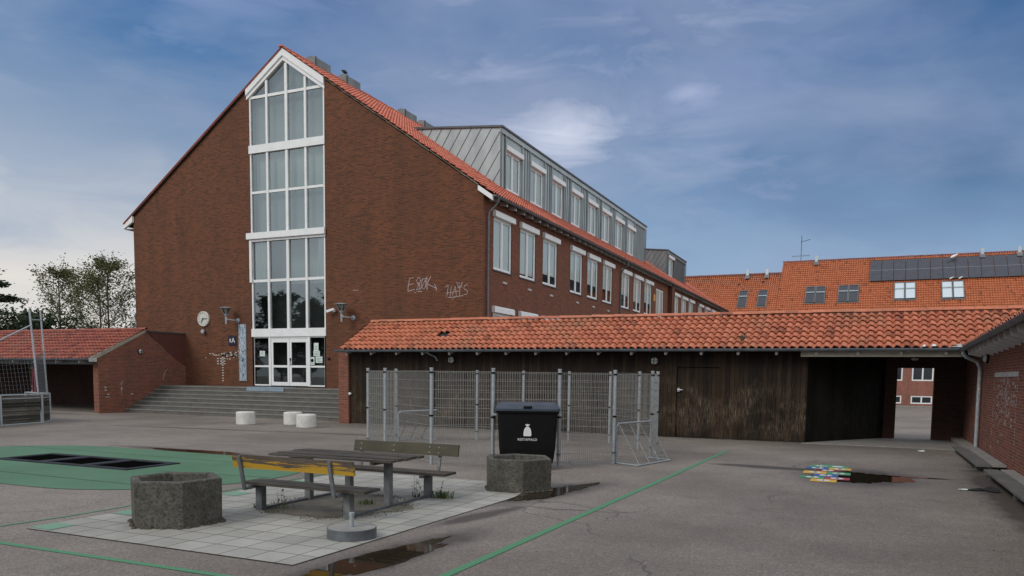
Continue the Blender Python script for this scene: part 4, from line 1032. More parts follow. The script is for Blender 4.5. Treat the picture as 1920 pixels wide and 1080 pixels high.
# painted goal outline and scuffed brick marks
mb = MB(); e = .005
def wm(y0, y1, z0, z1, mat='white_dirty'): mb.face([(wx(y0)-e, y0, z0), (wx(y0)-e, y0, z1), (wx(y1)-e, y1, z1), (wx(y1)-e, y1, z0)], mat)
rr = random.Random(9)
for k in range(30): wm(19.5+k*.12, 19.5+k*.12+.115, 2.12+.0*k, 2.23+rr.uniform(-.01, .01))
for yy in (19.52, 23.0):
    z = .32
    while z < 2.1:
        wm(yy, yy+rr.uniform(.03, .06), z, z+.05); z += .0667*(1 if rr.random() < .6 else 2)
for k in range(190):
    y = rr.gauss(21.0, .9); z = .0667*int((1.55+rr.gauss(0, .38))/.0667)+.01
    if 19.6 < y < 23 and z < 2.1: wm(y, y+rr.choice((.05, .1, .1, .2)), z, z+.05, 'brickpale')
M['brickpale'] = plain('whitened_brick', (.30, .19, .16), (.42, .33, .29), .8, 8)
mb.build('painted_goal', WG)

# ================================================================== BACK BUILDINGS
BK = thing('back_building', 'red brick block behind the walkway with bright orange roof and roof windows', 'building', (15, 95, -.7))
BY, BZ = 93.0, 9.8
RH, RYH = 15.82, 99.0; RLo, RYL = 14.38, 97.55
mb = MB()
bw = []
for k in range(-4, 9):
    x0 = 4.28+2.9*k
    bw += [(x0+10, x0+2.02+10, 2.0, 3.9), (x0+10, x0+2.02+10, -.42, .42)]
bw = [q for q in bw if q[0] > .3]
wall(mb, (-10, BY, 0), (1, 0, 0), 45, -.8, 9.5, bw, 'brick_far', (0, -1, 0), .12)
mb.box(-15, 40, 105, 105.3, -.8, 9.5, 'brick_far')
mb.face([(-9.7, BY, 9.6), (-9.7, RYH, RH-.1), (-9.7, 105, 9.6)], 'brick_far')
mb.box(-18, -10, BY+.2, BY+.5, -.8, 9.5, 'brick_far')
mb.build('brick_wall', BK)
for k in range(-1, 4):
    x0 = 4.28+2.9*k
    for z0, z1 in ((2.0, 3.9), (-.42, .42)):
        f = MB(); y = BY+.03; q = .13
        f.box(x0, x0+q, y, y+.08, z0, z1, 'white'); f.box(x0+2.02-q, x0+2.02, y, y+.08, z0, z1, 'white'); f.box(x0+.94, x0+1.08, y, y+.08, z0, z1, 'white')
        for a, b_ in ((x0+q, x0+.94), (x0+1.08, x0+2.02-q)): f.box(a, b_, y, y+.08, z0, z0+q, 'white'); f.box(a, b_, y, y+.08, z1-q, z1, 'white')
        o = f.build('window', BK); p = MB(); p.face([(x0+q, y+.04, z0+q), (x0+2.02-q, y+.04, z0+q), (x0+2.02-q, y+.04, z1-q), (x0+q, y+.04, z1-q)], 'pane'); p.build('pane', o)
mb = MB()
tiles(mb, (-9.7, BY-.3, BZ-.3), (1, 0, 0), (0, 1, 1), 34, (RYH-BY+.3)*math.sqrt(2), 'tile_far', seg=5, th=.37, rnd=False, amp=.042, lift=.06)
mb.face([(-9.7, BY-.3, BZ-.38), (24.3, BY-.3, BZ-.38), (24.3, RYH, RH-.05), (-9.7, RYH, RH-.05)], 'void')
mb.face([(-9.7, RYH, RH), (40, RYH, RH), (40, 105.3, 9.5), (-9.7, 105.3, 9.5)], 'tile_far')
mb.face([(24.3, BY-.3, BZ-.3), (40, BY-.3, BZ-.3), (40, RYH, RH), (24.3, RYH, RH)], 'tile_far')
ridge(mb, (-9.75, RYH, RH+.03), (24, RYH, RH+.03), .12, 'tile_red')
mb.build('tiled_roof', BK)
LB = thing('back_link_building', 'lower block left of the solar-panelled one, its orange roof meeting the school roof', 'building', (-15, 95, -.7))
mb = MB(); mb.box(-18, -9.72, BY+.05, BY+.3, -.8, 9.5, 'brick_far'); mb.box(-36, -9.72, 102, 102.3, -.8, 9.6, 'brick_far'); mb.build('brick_wall', LB)
mb = MB()
tiles(mb, (-9.72-27.1, BY-.3, BZ-.34), (1, 0, 0), (0, 1, 1), 27.1, (RYL-BY+.3)*math.sqrt(2), 'tile_far', seg=5, th=.37, rnd=False, amp=.042, lift=.06)
mb.face([(-36, BY-.3, BZ-.42), (-9.72, BY-.3, BZ-.42), (-9.72, RYL, RLo-.05), (-36, RYL, RLo-.05)], 'void')
mb.face([(-36, RYL, RLo), (-9.72, RYL, RLo), (-9.72, 102.3, 9.6), (-36, 102.3, 9.6)], 'tile_far')
ridge(mb, (-36, RYL, RLo+.03), (-9.72, RYL, RLo+.03), .12, 'tile_red')
mb.build('tiled_roof', LB)
# roof windows: one 45 degree slope frame: local x along, v up slope, n outward
q2 = math.sqrt(.5)
def SP(x, v, h=0, z0=BZ, y0=BY): return V3((x, y0+v*q2-h*q2, z0+v*q2+h*q2))
def slab(mb, x0, x1, v0, v1, h0, h1, mat, z0=BZ): mb.obox(SP(x0, v0, h0, z0), (x1-x0, 0, 0), SP(0, v1-v0)-SP(0, 0), SP(0, 0, h1-h0)-SP(0, 0), mat)
def rooflight(par, x0, n_, v0, mat, z0=BZ, L_=2.75):
    for k in range(n_):
        a = x0+k*1.06; f = MB()
        slab(f, a, a+.07, v0, v0+L_, .06, .17, 'zinc_dark', z0); slab(f, a+.95, a+1.02, v0, v0+L_, .06, .17, 'zinc_dark', z0)
        slab(f, a+.07, a+.95, v0, v0+.08, .06, .17, 'zinc_trim', z0); slab(f, a+.07, a+.95, v0+L_-.08, v0+L_, .06, .17, 'zinc_dark', z0)
        slab(f, a+.05, a+.97, v0+1.62, v0+1.76, .06, .20, 'zinc', z0)
        slab(f, a-.12, a+1.14, v0-.16, v0, .06, .09, 'zinc_dark', z0)
        o = f.build('roof_window', par)
        p = MB(); slab(p, a+.07, a+.95, v0+.08, v0+1.62, .09, .12, mat, z0); slab(p, a+.07, a+.95, v0+1.76, v0+L_-.08, .09, .12, mat, z0); p.build('pane', o)
rooflight(LB, -14.07, 1, .62, 'pane_blind', BZ-.04); rooflight(LB, -11.89, 1, .62, 'pane_blind', BZ-.04)
rooflight(BK, -6.78, 2, .90, 'pane_blind'); rooflight(BK, -3.38, 2, .94, 'pane_blind'); rooflight(BK, 2.2, 2, 1.1, 'pane_bright'); rooflight(BK, 6.7, 2, 1.05, 'pane_bright')
def cowl(par, x, y, z):
    mb = MB(); mb.prism([(x-.16, y-.55, z-.75), (x+.16, y-.55, z-.75), (x+.16, y-.1, z+.32), (x-.16, y-.1, z+.32)], (0, .25, 0), 'zinc')
    mb.box(x-.22, x+.22, y-.38, y+.28, z+.25, z+.30, 'zinc_dark') if False else None
    mb.prism([(x-.28, y-.85, z-.80), (x+.28, y-.85, z-.80), (x+.24, y-.5, z-.42), (x-.24, y-.5, z-.42)], (0, .04, .03), 'zinc_dark')
    mb.build('roof_cowl', par)
for x in (-13.5, -11.3): cowl(LB, x, RYL-.1, RLo+.22)
for x in (-6.0, 10.65, 14.05): cowl(BK, x, RYH-.1, RH+.22)
for x, v in ((-14.3, 4.6), (-11.6, 4.9)):
    mb = MB(); mb.lathe([(.1, 0), (.09, .14), (0, .16)], SP(x, v, .02, BZ-.04), 'black', 10, (0, -q2, q2)); mb.build('vent_pipe', LB)
for k in range(13):
    x0 = -.28+k*1.193; mb = MB(); slab(mb, x0+.02, x0+1.17, 4.18, 5.98, .16, .20, 'panel'); slab(mb, x0+.02, x0+1.17, 6.0, 7.8, .16, .20, 'panel')
    o = mb.build('solar_panel'); tag(o, ('%s solar panel from the left in the row on the orange back roof' % 'first second third fourth fifth sixth seventh eighth ninth tenth eleventh twelfth thirteenth'.split()[k]), 'solar panel', 'solar panels on the back roof')
    f = MB()
    for v in (4.18, 5.98, 7.78): slab(f, x0+.02, x0+1.17, v, v+.03, .195, .215, 'zinc_trim' if v != 5.98 else 'steel')
    for a in (x0+.02, x0+1.15): slab(f, a, a+.02, 4.2, 7.78, .195, .212, 'zinc_trim')
    f.build('frame', o)
mb = MB(); x, y, z = -7.75, RYH, RH
mb.tube((x, y, z-.2), (x, y, z+3.0), .035, 'zinc_trim', 8)
AN = mb.build('television_antenna'); tag(AN, 'thin rooftop aerial standing on the ridge of the orange back roof', 'antenna')
mb = MB(); mb.beam((x-.1, y, z+2.25), (x+1.0, y-.3, z+2.45), .04, .04, 'zinc_trim')
for k in range(6): mb.beam((x+.1+.15*k, y-.04-.04*k-.25, z+2.28+.03*k), (x+.1+.15*k, y-.04-.04*k+.25, z+2.28+.03*k), .025, .025, 'zinc_trim')
mb.build('upper_array', AN)
mb = MB(); mb.beam((x-1.0, y, z+.62), (x+.95, y, z+.66), .035, .035, 'zinc_trim')
for k in range(9): mb.beam((x-.9+.22*k, y, z+.5), (x-.9+.22*k, y, z+.78), .02, .02, 'zinc_trim', (0, 1, 0))
mb.build('lower_array', AN)

# birds
def bird(name, label, loc, rz_, s, body, wing):
    o = thing(name, label, 'bird', loc)
    prof = [(0, -.16), (.035, -.13), (.06, -.04), (.062, .04), (.04, .10), (.03, .13), (.035, .16), (.025, .195), (0, .21)]
    mb = MB(); ax = V3((math.cos(rz_), math.sin(rz_), .55)).normalized()
    mb.lathe([(r*s, h*s) for r, h in prof], V3(loc)+V3((0, 0, .13*s)), body, 10, ax)
    hd = V3(loc)+V3((0, 0, .13*s))+ax*.2*s; mb.tube(hd, hd+V3((math.cos(rz_), math.sin(rz_), -.1))*.06*s, .01*s, 'orangepaint', 5, .002*s)
    for k in (-1, 1): mb.tube(V3(loc)+V3((.0, .02*k*s, .09*s)), V3(loc)+V3((.0, .02*k*s, 0)), .006*s, 'orangepaint', 4)
    bo = mb.build('body', o, smooth=True)
    mb = MB(); t = V3(loc)+V3((0, 0, .13*s))-ax*.14*s; si = V3((-math.sin(rz_), math.cos(rz_), 0))*.03*s; mb.face([t-si, t+si, t-ax*.16*s+si*.7, t-ax*.16*s-si*.7], wing); mb.build('tail', o)
bird('crow', 'small black bird perched on a grey roof cowl near the gable top', (AX-.05, 35.75, AZ+.42), 2.8, 1.5, 'black', 'black')
bird('gull', 'white gull standing on top of the solar panel row', SP(7.9, 7.3, .3), 0.3, 2.4, 'white', 'zinc')
bird('gull', 'left one of two white gulls at the top of a bright roof window', SP(7.6, 3.95, .2), 0, 1.25, 'white', 'zinc')
bird('gull', 'right one of two white gulls at the top of a bright roof window', SP(8.45, 3.95, .2), 0, 1.25, 'white', 'zinc')

# ================================================================== WALL FITTINGS
def bulkhead(label, c_, n_, r=.13):
    c_ = V3(c_); n_ = V3(n_)
    o = thing('bulkhead_lamp', label, 'wall lamp', tuple(c_), 'round bulkhead lamps')
    mb = MB(); mb.lathe([(r*1.08, 0), (r*1.08, .05), (r, .06)], c_, 'black', 20, n_); mb.build('base', o)
    mb = MB(); mb.lathe([(r*.98, .04), (r*.9, .09), (r*.6, .13), (0, .145)], c_, 'cream', 20, n_); mb.build('lens', o, smooth=True)
    mb = MB(); s_ = n_.cross(V3((0, 0, 1))) if abs(n_.z) < .9 else V3((1, 0, 0)); u_ = s_.cross(n_)
    for d in (s_, u_): mb.beam(c_-d*r*.95+n_*.145, c_+d*r*.95+n_*.145, .022, .022, 'black', n_)
    mb.build('guard', o)
bulkhead('round caged lamp above the left part of the fence on dark boards', (-14.34, FY, 2.57), (0, -1, 0))
bulkhead('round caged lamp left of the boarded door', (-6.55, FY, 2.56), (0, -1, 0))
bulkhead('round lamp on the brick end wall of the open shed', (SX, 27.94, 2.98), (1, 0, 0), .12)
bulkhead('round lamp high on the right brick wing wall', (wx(24.5), 24.5, 2.66), (-1, 0, 0), .16)
bulkhead('unlit lamp hanging in the dark passage ceiling', (1.35, 28.0, 2.78), (0, 0, -1), .13)
def cone_lamp(label, x, z):
    o = thing('cone_wall_lamp', label, 'wall lamp', (x, YF, z-.3), 'cone lamps beside the entrance')
    cx, cy = x, YF-.55
    mb = MB(); mb.path([(x+.28, YF, z-.42), (x+.28, YF-.28, z-.42), (cx+.1, cy, z-.40), (cx, cy, z-.30)], .03, 'steel'); mb.lathe([(.12, 0), (.12, .05), (.04, .09)], (x+.28, YF, z-.42), 'steel', 14, (0, -1, 0)); mb.build('arm', o)
    mb = MB(); mb.lathe([(.045, -.62), (.05, -.25), (.10, -.16), (.11, -.12)], (cx, cy, z), 'steel', 14); mb.build('stem', o)
    mb = MB(); mb.lathe([(.10, -.12), (.17, .05), (.20, .16)], (cx, cy, z), 'glass_dark', 16); mb.lathe([(.03, -.12), (.05, .05), (.04, .14), (0, .15)], (cx, cy, z), 'cream', 12); mb.build('lantern', o)
    mb = MB(); mb.lathe([(.0, .24), (.16, .225), (.31, .19), (.31, .175), (.15, .165), (0, .16)], (cx, cy, z), 'steel', 22); mb.build('cap', o)
    mb = MB()
    for k in range(4):
        t = math.pi/4+k*math.pi/2; mb.tube((cx+.09*math.cos(t), cy+.09*math.sin(t), z-.14), (cx+.27*math.cos(t), cy+.27*math.sin(t), z+.18), .013, 'steel', 6)
    mb.build('strut', o)
cone_lamp('grey cone lamp between clock and tall window', -30.0+.45, 5.05); cone_lamp('grey cone lamp right of the tall window beside the camera', -22.89+.42, 5.05)
CK = thing('wall_clock', 'round white clock with black hands on the brick gable', 'clock', (-31.58, YF, 4.76))
mb = MB(); mb.lathe([(.39, 0), (.39, .09), (.36, .10), (.35, .08), (0, .08)], (-31.58, YF, 4.76), 'clock', 32, (0, -1, 0)); cb = mb.build('clock_case', CK)
mb = MB()
cx, cz, y = -31.58, 4.76, YF-.09
for k in range(12):
    t = k*math.pi/6; mb.beam((cx+.27*math.sin(t), y, cz+.27*math.cos(t)), (cx+.32*math.sin(t), y, cz+.32*math.cos(t)), .02, .008, 'black', (0, 1, 0))
mb.build('hour_marks', CK)
mb = MB(); mb.beam((cx-.08, y-.01, cz), (cx+.29, y-.01, cz+.0), .026, .008, 'black', (0, 1, 0)); mb.build('minute_hand', CK)
mb = MB(); mb.beam((cx+.03, y-.02, cz+.05), (cx-.13, y-.02, cz-.19), .035, .008, 'black', (0, 1, 0)); mb.build('hour_hand', CK)
mb = MB(); mb.tube((-31.56, YF, 4.12), (-31.56, YF-.12, 4.12), .08, 'steel_dark', 12); mb.lathe([(0, 0), (.11, .02), (.12, .06), (.05, .09)], (-31.56, YF-.2, 4.10), 'steel', 14, (0, 1, 0)); tag(mb.build('bell'), 'small round metal bell under the clock', 'bell')
SG = thing('letter_sign', 'dark navy sign with a white letter A beside the mosaic strip', 'sign', (-29.67, YF, 3.63))
mb = MB(); mb.box(-29.93, -29.42, YF-.035, YF, 3.38, 3.88, 'navy'); mb.build('board', SG)
RX = Matrix.Rotation(R_(90), 4, 'X')
text('A', .36, 'signwhite', Matrix.Translation((-29.60, YF-.038, 3.62)) @ RX, 'letter', SG, .002)
mb = MB(); mb.lathe([(.045, 0), (.04, .003)], (-29.80, YF-.037, 3.68), 'signwhite', 10, (0, -1, 0)); mb.box(-29.83, -29.77, YF-.04, YF-.037, 3.54, 3.66, 'signwhite'); mb.build('small_figure', SG)
mb = MB(); mb.box(-29.20, -28.76, YF-.05, YF, 1.58, 4.45, 'mosaic'); MS = tag(mb.build('mosaic_panel'), 'tall narrow blue and white mosaic strip left of the entrance', 'mosaic')
mb = MB(); 
for x0, x1 in ((-29.22, -29.20), (-28.76, -28.74)): mb.box(x0, x1, YF-.06, YF, 1.56, 4.47, 'steel')
mb.build('edge_trim', MS)
SC = thing('security_camera', 'white security camera on the brick right of the tall window', 'camera', (-23.35, YF, 4.95))
mb = MB(); mb.tube((-23.3, YF, 5.0), (-23.3, YF-.18, 5.0), .03, 'white', 8); mb.box(-23.36, -23.24, YF-.02, YF, 4.93, 5.07, 'white'); mb.build('bracket', SC)
mb = MB(); mb.beam((-23.18, YF-.16, 5.06), (-23.55, YF-.26, 4.94), .11, .11, 'white'); mb.lathe([(.05, 0), (.05, .01)], (-23.56, YF-.262, 4.937), 'black', 10, (-.95, -.2, -.25)); mb.build('housing', SC)
mb = MB(); mb.lathe([(.07, 0), (.065, .06), (0, .08)], (-23.62, YF, 2.72), 'black', 12, (0, -1, 0)); tag(mb.build('door_buzzer'), 'small black buzzer on the brick right of the entrance', 'buzzer')
mb = MB(); mb.box(-22.2, -21.9, YF-.02, YF, 5.9, 5.93, 'beige'); mb.build('paint_marks', BL)

# ================================================================== PLANTERS
def planter(label, c_, ang, h, s_=.66, wall_=.085):
    o = thing('hexagonal_planter', label, 'planter', (*c_, 0), 'hexagonal concrete planters')
    mb = MB(); n = 6; cz = 6
    def ring(r, z): return [V3((c_[0]+r*math.cos(ang+k*math.pi/3), c_[1]+r*math.sin(ang+k*math.pi/3), z)) for k in range(6)]
    rg = [ring(s_+.0, .0), ring(s_+.005, h-.015), ring(s_-.012, h), ring(s_-wall_*1.1, h), ring(s_-wall_*1.3, h-.02), ring(s_-wall_*1.5, h-.3)]
    for A, B in zip(rg[:-1], rg[1:]):
        for k in range(6): mb.face([A[k], A[(k+1) % 6], B[(k+1) % 6], B[k]], 'planter')
    mb.build('planter_body', o)
    mb = MB(); mb.face(ring(s_-wall_*1.4, h-.17), 'soil'); mb.build('soil', o)
    mb = MB(); rr = random.Random(int(h*1000))
    for k in range(70):   # grime and moss along the foot, dark tone doubling as contact shade
        t = rr.uniform(0, 6.28); q = (s_*.866)/math.cos(((t-ang) % (math.pi/3))-math.pi/6)
        x, y = c_[0]+(q+.02)*math.cos(t), c_[1]+(q+.02)*math.sin(t); r = rr.uniform(.02, .05)
        mb.lathe([(r, 0.012), (r*.6, .02+r*.3), (0, .03+r*.35)], (x, y, 0), 'soil', 6)
    mb.build('foot_moss_shade', o)
planter('mossy hexagonal concrete planter at the left corner of the paving', (-8.31, 7.56), R_(-36), .61, .605)
planter('mossy hexagonal concrete planter in front of the black bin', (-5.57, 12.62), R_(-59), .57, .62)

# ================================================================== PICNIC TABLE
PT = thing('picnic_table', 'weathered plank table with two fixed benches on steel legs standing on the paving', 'picnic table', (-7.2, 9.85, 0))
def plank(mb, x0, x1, y0, y1, z0, z1, mat='woodgrey', sag=.0):
    j = random.uniform(-.02, .02); mb.box(x0+j, x1+j+random.uniform(-.01, .01), y0, y1, z0, z1, mat)
    k = len(mb.f)
    du = random.uniform(0, 9)
    for i in range(k-6, k): mb.u[i] = [(u+du, v+du) for u, v in mb.u[i]]
mb = MB()
for k in range(5): plank(mb, -8.34, -6.12, 9.38+k*.19, 9.38+k*.19+.145, .735, .772+random.uniform(-.012, .010))
mb.build('table_top', PT)
mb = MB(); mb.beam((-7.95, 9.4, .71), (-7.95, 10.3, .71), .06, .05, 'steel_dark'); mb.beam((-6.47, 9.4, .71), (-6.47, 10.3, .71), .06, .05, 'woodgrey'); mb.build('cross_beam', PT)
for x in (-7.96, -6.48):
    mb = MB(); mb.box(x-.05, x+.05, 9.80, 9.90, 0, .71, 'steel_leg'); mb.build('table_leg', PT)
def bench(y, sgn, lab, bmat):
    mb = MB()
    for k in range(2): plank(mb, -8.14, -6.02, y-.20+k*.21, y-.20+k*.21+.185, .40, .44)
    mb.build('seat', PT)
    for x in (-7.97, -6.42):
        mb = MB(); mb.box(x-.055, x+.055, y-.05, y+.05, 0, .40, 'steel_leg'); mb.beam((x, y-.24, .375), (x, y+.24, .375), .06, .045, 'steel_dark'); mb.build('bench_leg', PT)
        mb = MB(); yb = y+sgn*.38
        mb.beam((x+.0, y+sgn*.20, .36), (x, yb-sgn*.06, .36), .05, .03, 'steel_leg'); mb.beam((x, yb-sgn*.06, .345), (x, yb+sgn*.05, .84), .05, .035, 'steel_leg'); mb.build('backrest_bracket', PT)
    mb = MB(); yb = y+sgn*.38; o_ = V3((-8.12, yb-sgn*.0-.0, .665)); tilt = V3((0, sgn*.04, .19))
    mb.obox(o_-V3((0, sgn*.045, 0)), (2.06, 0, 0), (0, sgn*.04, 0), tilt, bmat)
    for i in range(len(mb.u)): mb.u[i] = [(u, (v-.66)) for u, v in mb.u[i]]
    bo = mb.build('backrest', PT); bo['label'] = lab
    mb = MB()
    for x in (-7.97, -7.3, -6.6, -6.42):
        for z in (.71, .80): mb.lathe([(.013, 0), (.01, .008), (0, .01)], (x, yb-sgn*.048+sgn*(z-.665)*.21, z), 'steel', 8, (0, -sgn, 0))
    mb.build('bolt_heads', bo)
bench(8.78, -1, 'backrest board with peeling yellow paint', 'yellow_board'); bench(10.92, 1, 'dark brown backrest board', 'backboard')
for x in (-7.97, -6.45):
    mb = MB(); mb.box(x-.03, x+.03, 8.83, 10.9, -.01, .05, 'steel_dark'); mb.build('ground_rail', PT)
mb = MB(); rr = random.Random(11)
pts = [(-7.2+(1.0+.12*math.sin(3*t+1)+.08*math.sin(7*t))*math.cos(t)*.98, 9.62+(1.15+.1*math.sin(5*t)+.05*math.sin(11*t))*math.sin(t)*.93, .0165) for t in [2*math.pi*k/60 for k in range(60)]]
mb.face(pts, 'dirt'); struct(mb, 'bare_earth')
mb = MB()
for k in range(1500):
    t = rr.uniform(0, 6.28); q = rr.gauss(1.0, .08); x, y = -7.2+1.0*q*math.cos(t), 9.62+1.1*q*math.sin(t)
    if not(.2 < (math.sin(2.3*t)+math.sin(5*t+1)+1.2)*.5): continue
    h = rr.uniform(.008, .035); d = V3((rr.uniform(-1, 1), rr.uniform(-1, 1), .5)).normalized()*h; e = V3((rr.uniform(-1, 1), rr.uniform(-1, 1), 0)).normalized()*.008
    p = V3((x, y, .015)); mb.face([p-e, p+e, p+d], 'weed' if rr.random() < .35 else 'soil')
tag(mb.build('ground_moss'), 'low moss and crumbs round the bare earth under the table', 'moss', kind='stuff')
def weed(label, c_, n, h, spread, seed, tall=0):
    rr = random.Random(seed); mb = MB(); c_ = V3((*c_, .01))
    for k in range(n):
        a = rr.uniform(0, 6.28); b0 = c_+V3((rr.gauss(0, spread), rr.gauss(0, spread*.6), 0)); hh = h*rr.uniform(.5, 1.2)
        d = V3((math.cos(a), math.sin(a), 0)); s_ = V3((-d.y, d.x, 0))*rr.uniform(.004, .009)
        p1 = b0+d*hh*.25+V3((0, 0, hh*.6)); p2 = b0+d*hh*.7+V3((0, 0, hh*.75))
        mb.face([b0-s_, b0+s_, p1+s_, p1-s_], 'weed'); mb.face([p1-s_, p1+s_, p2], 'weed')
    for k in range(tall):
        b0 = c_+V3((rr.gauss(0, .06), rr.gauss(0, .05), 0)); top = b0+V3((rr.gauss(0, .04), rr.gauss(0, .04), rr.uniform(.22, .38)))
        mb.tube(b0, top, .003, 'weed', 4, .002)
        for j in range(9):
            p = b0.lerp(top, rr.uniform(.2, 1)); d = V3((rr.uniform(-1, 1), rr.uniform(-1, 1), rr.uniform(-.1, .7))).normalized()*rr.uniform(.03, .06); e = d.cross(V3((0, 0, 1))).normalized()*.014
            mb.face([p, p+d*.5+e, p+d, p+d*.5-e], 'weed')
    tag(mb.build('weed'), label, 'weed', 'weeds round the picnic table')
weed('leafy grass tuft at the right foot of the far bench', (-6.22, 11.0), 90, .17, .11, 1, 1)
weed('tall leafy weed beside the right far bench leg', (-6.6, 10.85), 16, .09, .05, 2, 4)
weed('low weed at the left leg of the near bench', (-8.1, 8.86), 30, .12, .05, 3, 1)
weed('thin dry stalks between the two left legs', (-7.75, 9.0), 8, .1, .08, 4, 3)
weed('weed beside the right leg of the near bench', (-6.55, 8.95), 10, .1, .04, 6, 4)
weed('small tuft behind the near bench under the table', (-6.9, 9.9), 40, .12, .07, 5, 0)

# parasol foot
PF = thing('parasol_base', 'round grey steel-rimmed concrete parasol foot with a short tube', 'parasol base', (-5.66, 7.80, 0))
mb = MB(); mb.lathe([(.298, .005), (.30, .01), (.30, .135), (.293, .14), (.293, .128)], PF.location, 'steel_dark', 40); mb.build('rim', PF, smooth=False)
mb = MB(); mb.lathe([(.292, .128), (.29, .138), (0, .142)], PF.location, 'kerb', 40); mb.build('concrete_fill', PF)
mb = MB(); mb.lathe([(.028, .13), (.028, .31), (.024, .31), (.024, .2)], PF.location, 'steel', 16); mb.lathe([(.034, .28), (.034, .315), (.026, .315)], PF.location, 'steel', 16); mb.build('tube', PF)

# ================================================================== WASTE BIN
rgt = V3((.911, .411, 0)); fwd = V3((-.411, .911, 0)); BC = V3((-6.52, 15.22, 0))
BN = thing('waste_bin', 'big black four-wheeled refuse bin with a white sack symbol behind the planter', 'waste bin', tuple(BC))
def bp(u, v, z): return BC+rgt*u+fwd*v+V3((0, 0, z))
mb = MB()
rings = [(-.55, .55, .03, .68, .14), (-.60, .60, .0, .74, .45), (-.635, .635, -.02, .78, 1.2), (-.67, .67, -.05, .80, 1.22), (-.67, .67, -.05, .80, 1.27)]
def rr_ring(u0, u1, v0, v1, z, c_=.05):
    return [bp(u0+c_, v0, z), bp(u1-c_, v0, z), bp(u1, v0+c_, z), bp(u1, v1-c_, z), bp(u1-c_, v1, z), bp(u0+c_, v1, z), bp(u0, v1-c_, z), bp(u0, v0+c_, z)]
RG = [rr_ring(*q) for q in rings]
for A, B in zip(RG[:-1], RG[1:]):
    for k in range(8): mb.face([A[k], A[(k+1) % 8], B[(k+1) % 8], B[k]], 'black')
mb.face(RG[0][::-1], 'black')
for u in (-.3, .3): mb.obox(bp(u-.02, -.03, .5), rgt*.04, fwd*.02, (0, 0, .0001), 'black') if False else None
bb = mb.build('bin_body', BN)
mb = MB(); LG = [rr_ring(-.69, .69, -.08, .82, 1.265), rr_ring(-.69, .69, -.08, .82, 1.31), rr_ring(-.64, .64, .0, .80, 1.40), rr_ring(-.60, .60, .06, .78, 1.435)]
for A, B in zip(LG[:-1], LG[1:]):
    for k in range(8): mb.face([A[k], A[(k+1) % 8], B[(k+1) % 8], B[k]], 'lid')
mb.face(LG[-1], 'lid'); mb.face(LG[0][::-1], 'lid')
mb.obox(bp(-.09, -.10, 1.33), rgt*.18, fwd*.05, (0, 0, .04), 'black'); mb.build('lid', BN)
mb = MB()
for s_ in (-1, 1): mb = MB(); mb.tube(bp(s_*.67, .3, 1.16), bp(s_*.75, .3, 1.16), .03, 'steel', 10); mb.build('lifting_trunnion', BN)
for u in (-.48, .48):
    for v in (.1, .62):
        mb = MB(); mb.tube(bp(u-.025, v, .09), bp(u+.025, v, .09), .09, 'black', 14); mb.beam(bp(u, v, .1), bp(u, v-.03, .2), .07, .05, 'steel_dark'); mb.build('caster', BN)
# white sack emblem and word, on the sloping front
fn = (-fwd*1.0+V3((0, 0, -.03))).normalized()
def fp(u, z): 
    v = .0-(z-.45)*(.02/.75); return bp(u, v-.004, z)
mb = MB()
body_ = [(-.075, .73), (.075, .73), (.085, .76), (.078, .84), (.06, .895), (.025, .93), (-.025, .93), (-.06, .895), (-.078, .84), (-.085, .76)]
mb.face([fp(u, z) for u, z in body_], 'signwhite'); mb.face([fp(u, z) for u, z in [(-.02, .938), (.02, .938), (.055, .985), (.025, .975), (0, .99), (-.025, .975), (-.055, .985)]], 'signwhite')
mb.build('sack_emblem', bb)
Mx = Matrix((( rgt.x, 0, -fwd.x, 0), (rgt.y, 0, -fwd.y, 0), (0, 1, 0, 0), (0, 0, 0, 1)))
text('RESTAFFALD', .074, 'signwhite', Matrix.Translation(fp(0, .655)-fwd*.004) @ Mx, 'bin_lettering', bb, .001)

# ================================================================== BALL COURT CAGE
FP = [(-5.26, 17.34), (-6.19, 16.23), (-7.40, 15.35), (-8.81, 15.12), (-11.20, 16.88), (-12.25, 17.64), (-12.30, 19.1), (-12.05, 20.9), (-11.01, 21.69), (-9.80, 22.52), (-8.46, 23.02), (-7.0, 22.59), (-5.72, 21.18), (-5.02, 20.39), (-4.83, 19.09)]
FC = thing('ball_court_cage', 'round cage of galvanised mesh fence panels and posts in front of the dark boards', 'fence', (-8.4, 19, 0))
FH = 2.10
for i, (x, y) in enumerate(FP):
    if i == 7: continue
    mb = MB(); r = .038; mb.tube((x, y, 0), (x, y, FH+.06), r, 'steel', 10); mb.tube((x, y, FH+.03), (x, y, FH+.065), r+.006, 'steel', 10)
    for z in (.25, 1.08, FH-.06): mb.tube((x, y, z), (x, y, z+.04), r+.012, 'black' if z != .25 else 'steel_dark', 8)
    mb.build('post', FC)
for i in range(len(FP)):
    j = (i+1) % len(FP)
    if i == 6 or i == 7 and False: continue
    a, b_ = V3((*FP[i], 0)), V3((*FP[j], 0)); z_lo = .08
    if i == 14: z_lo = 1.0   # above the right goal mouth
    mb = MB(); d = b_-a; Lm = d.length; d.normalize(); a2 = a+d*.05; n = int((Lm-.1)/.052)
    for k in range(n+1):
        p = a2+d*(k*(Lm-.1)/n); mb.obox(p+V3((-.0028, -.0028, z_lo)), (.0056, 0, 0), (0, .0056, 0), (0, 0, FH-z_lo), 'wire')
    z = z_lo
    while z <= FH+.001:
        for off in (-.009, .009):
            s_ = V3((-d.y, d.x, 0))*off; mb.obox(a2+s_+V3((0, 0, z-.004)), d*(Lm-.1), V3((-d.y, d.x, 0))*.007, (0, 0, .008), 'wire')
        z += .2 if z_lo < .5 else .183
    mb.build('mesh_panel', FC)
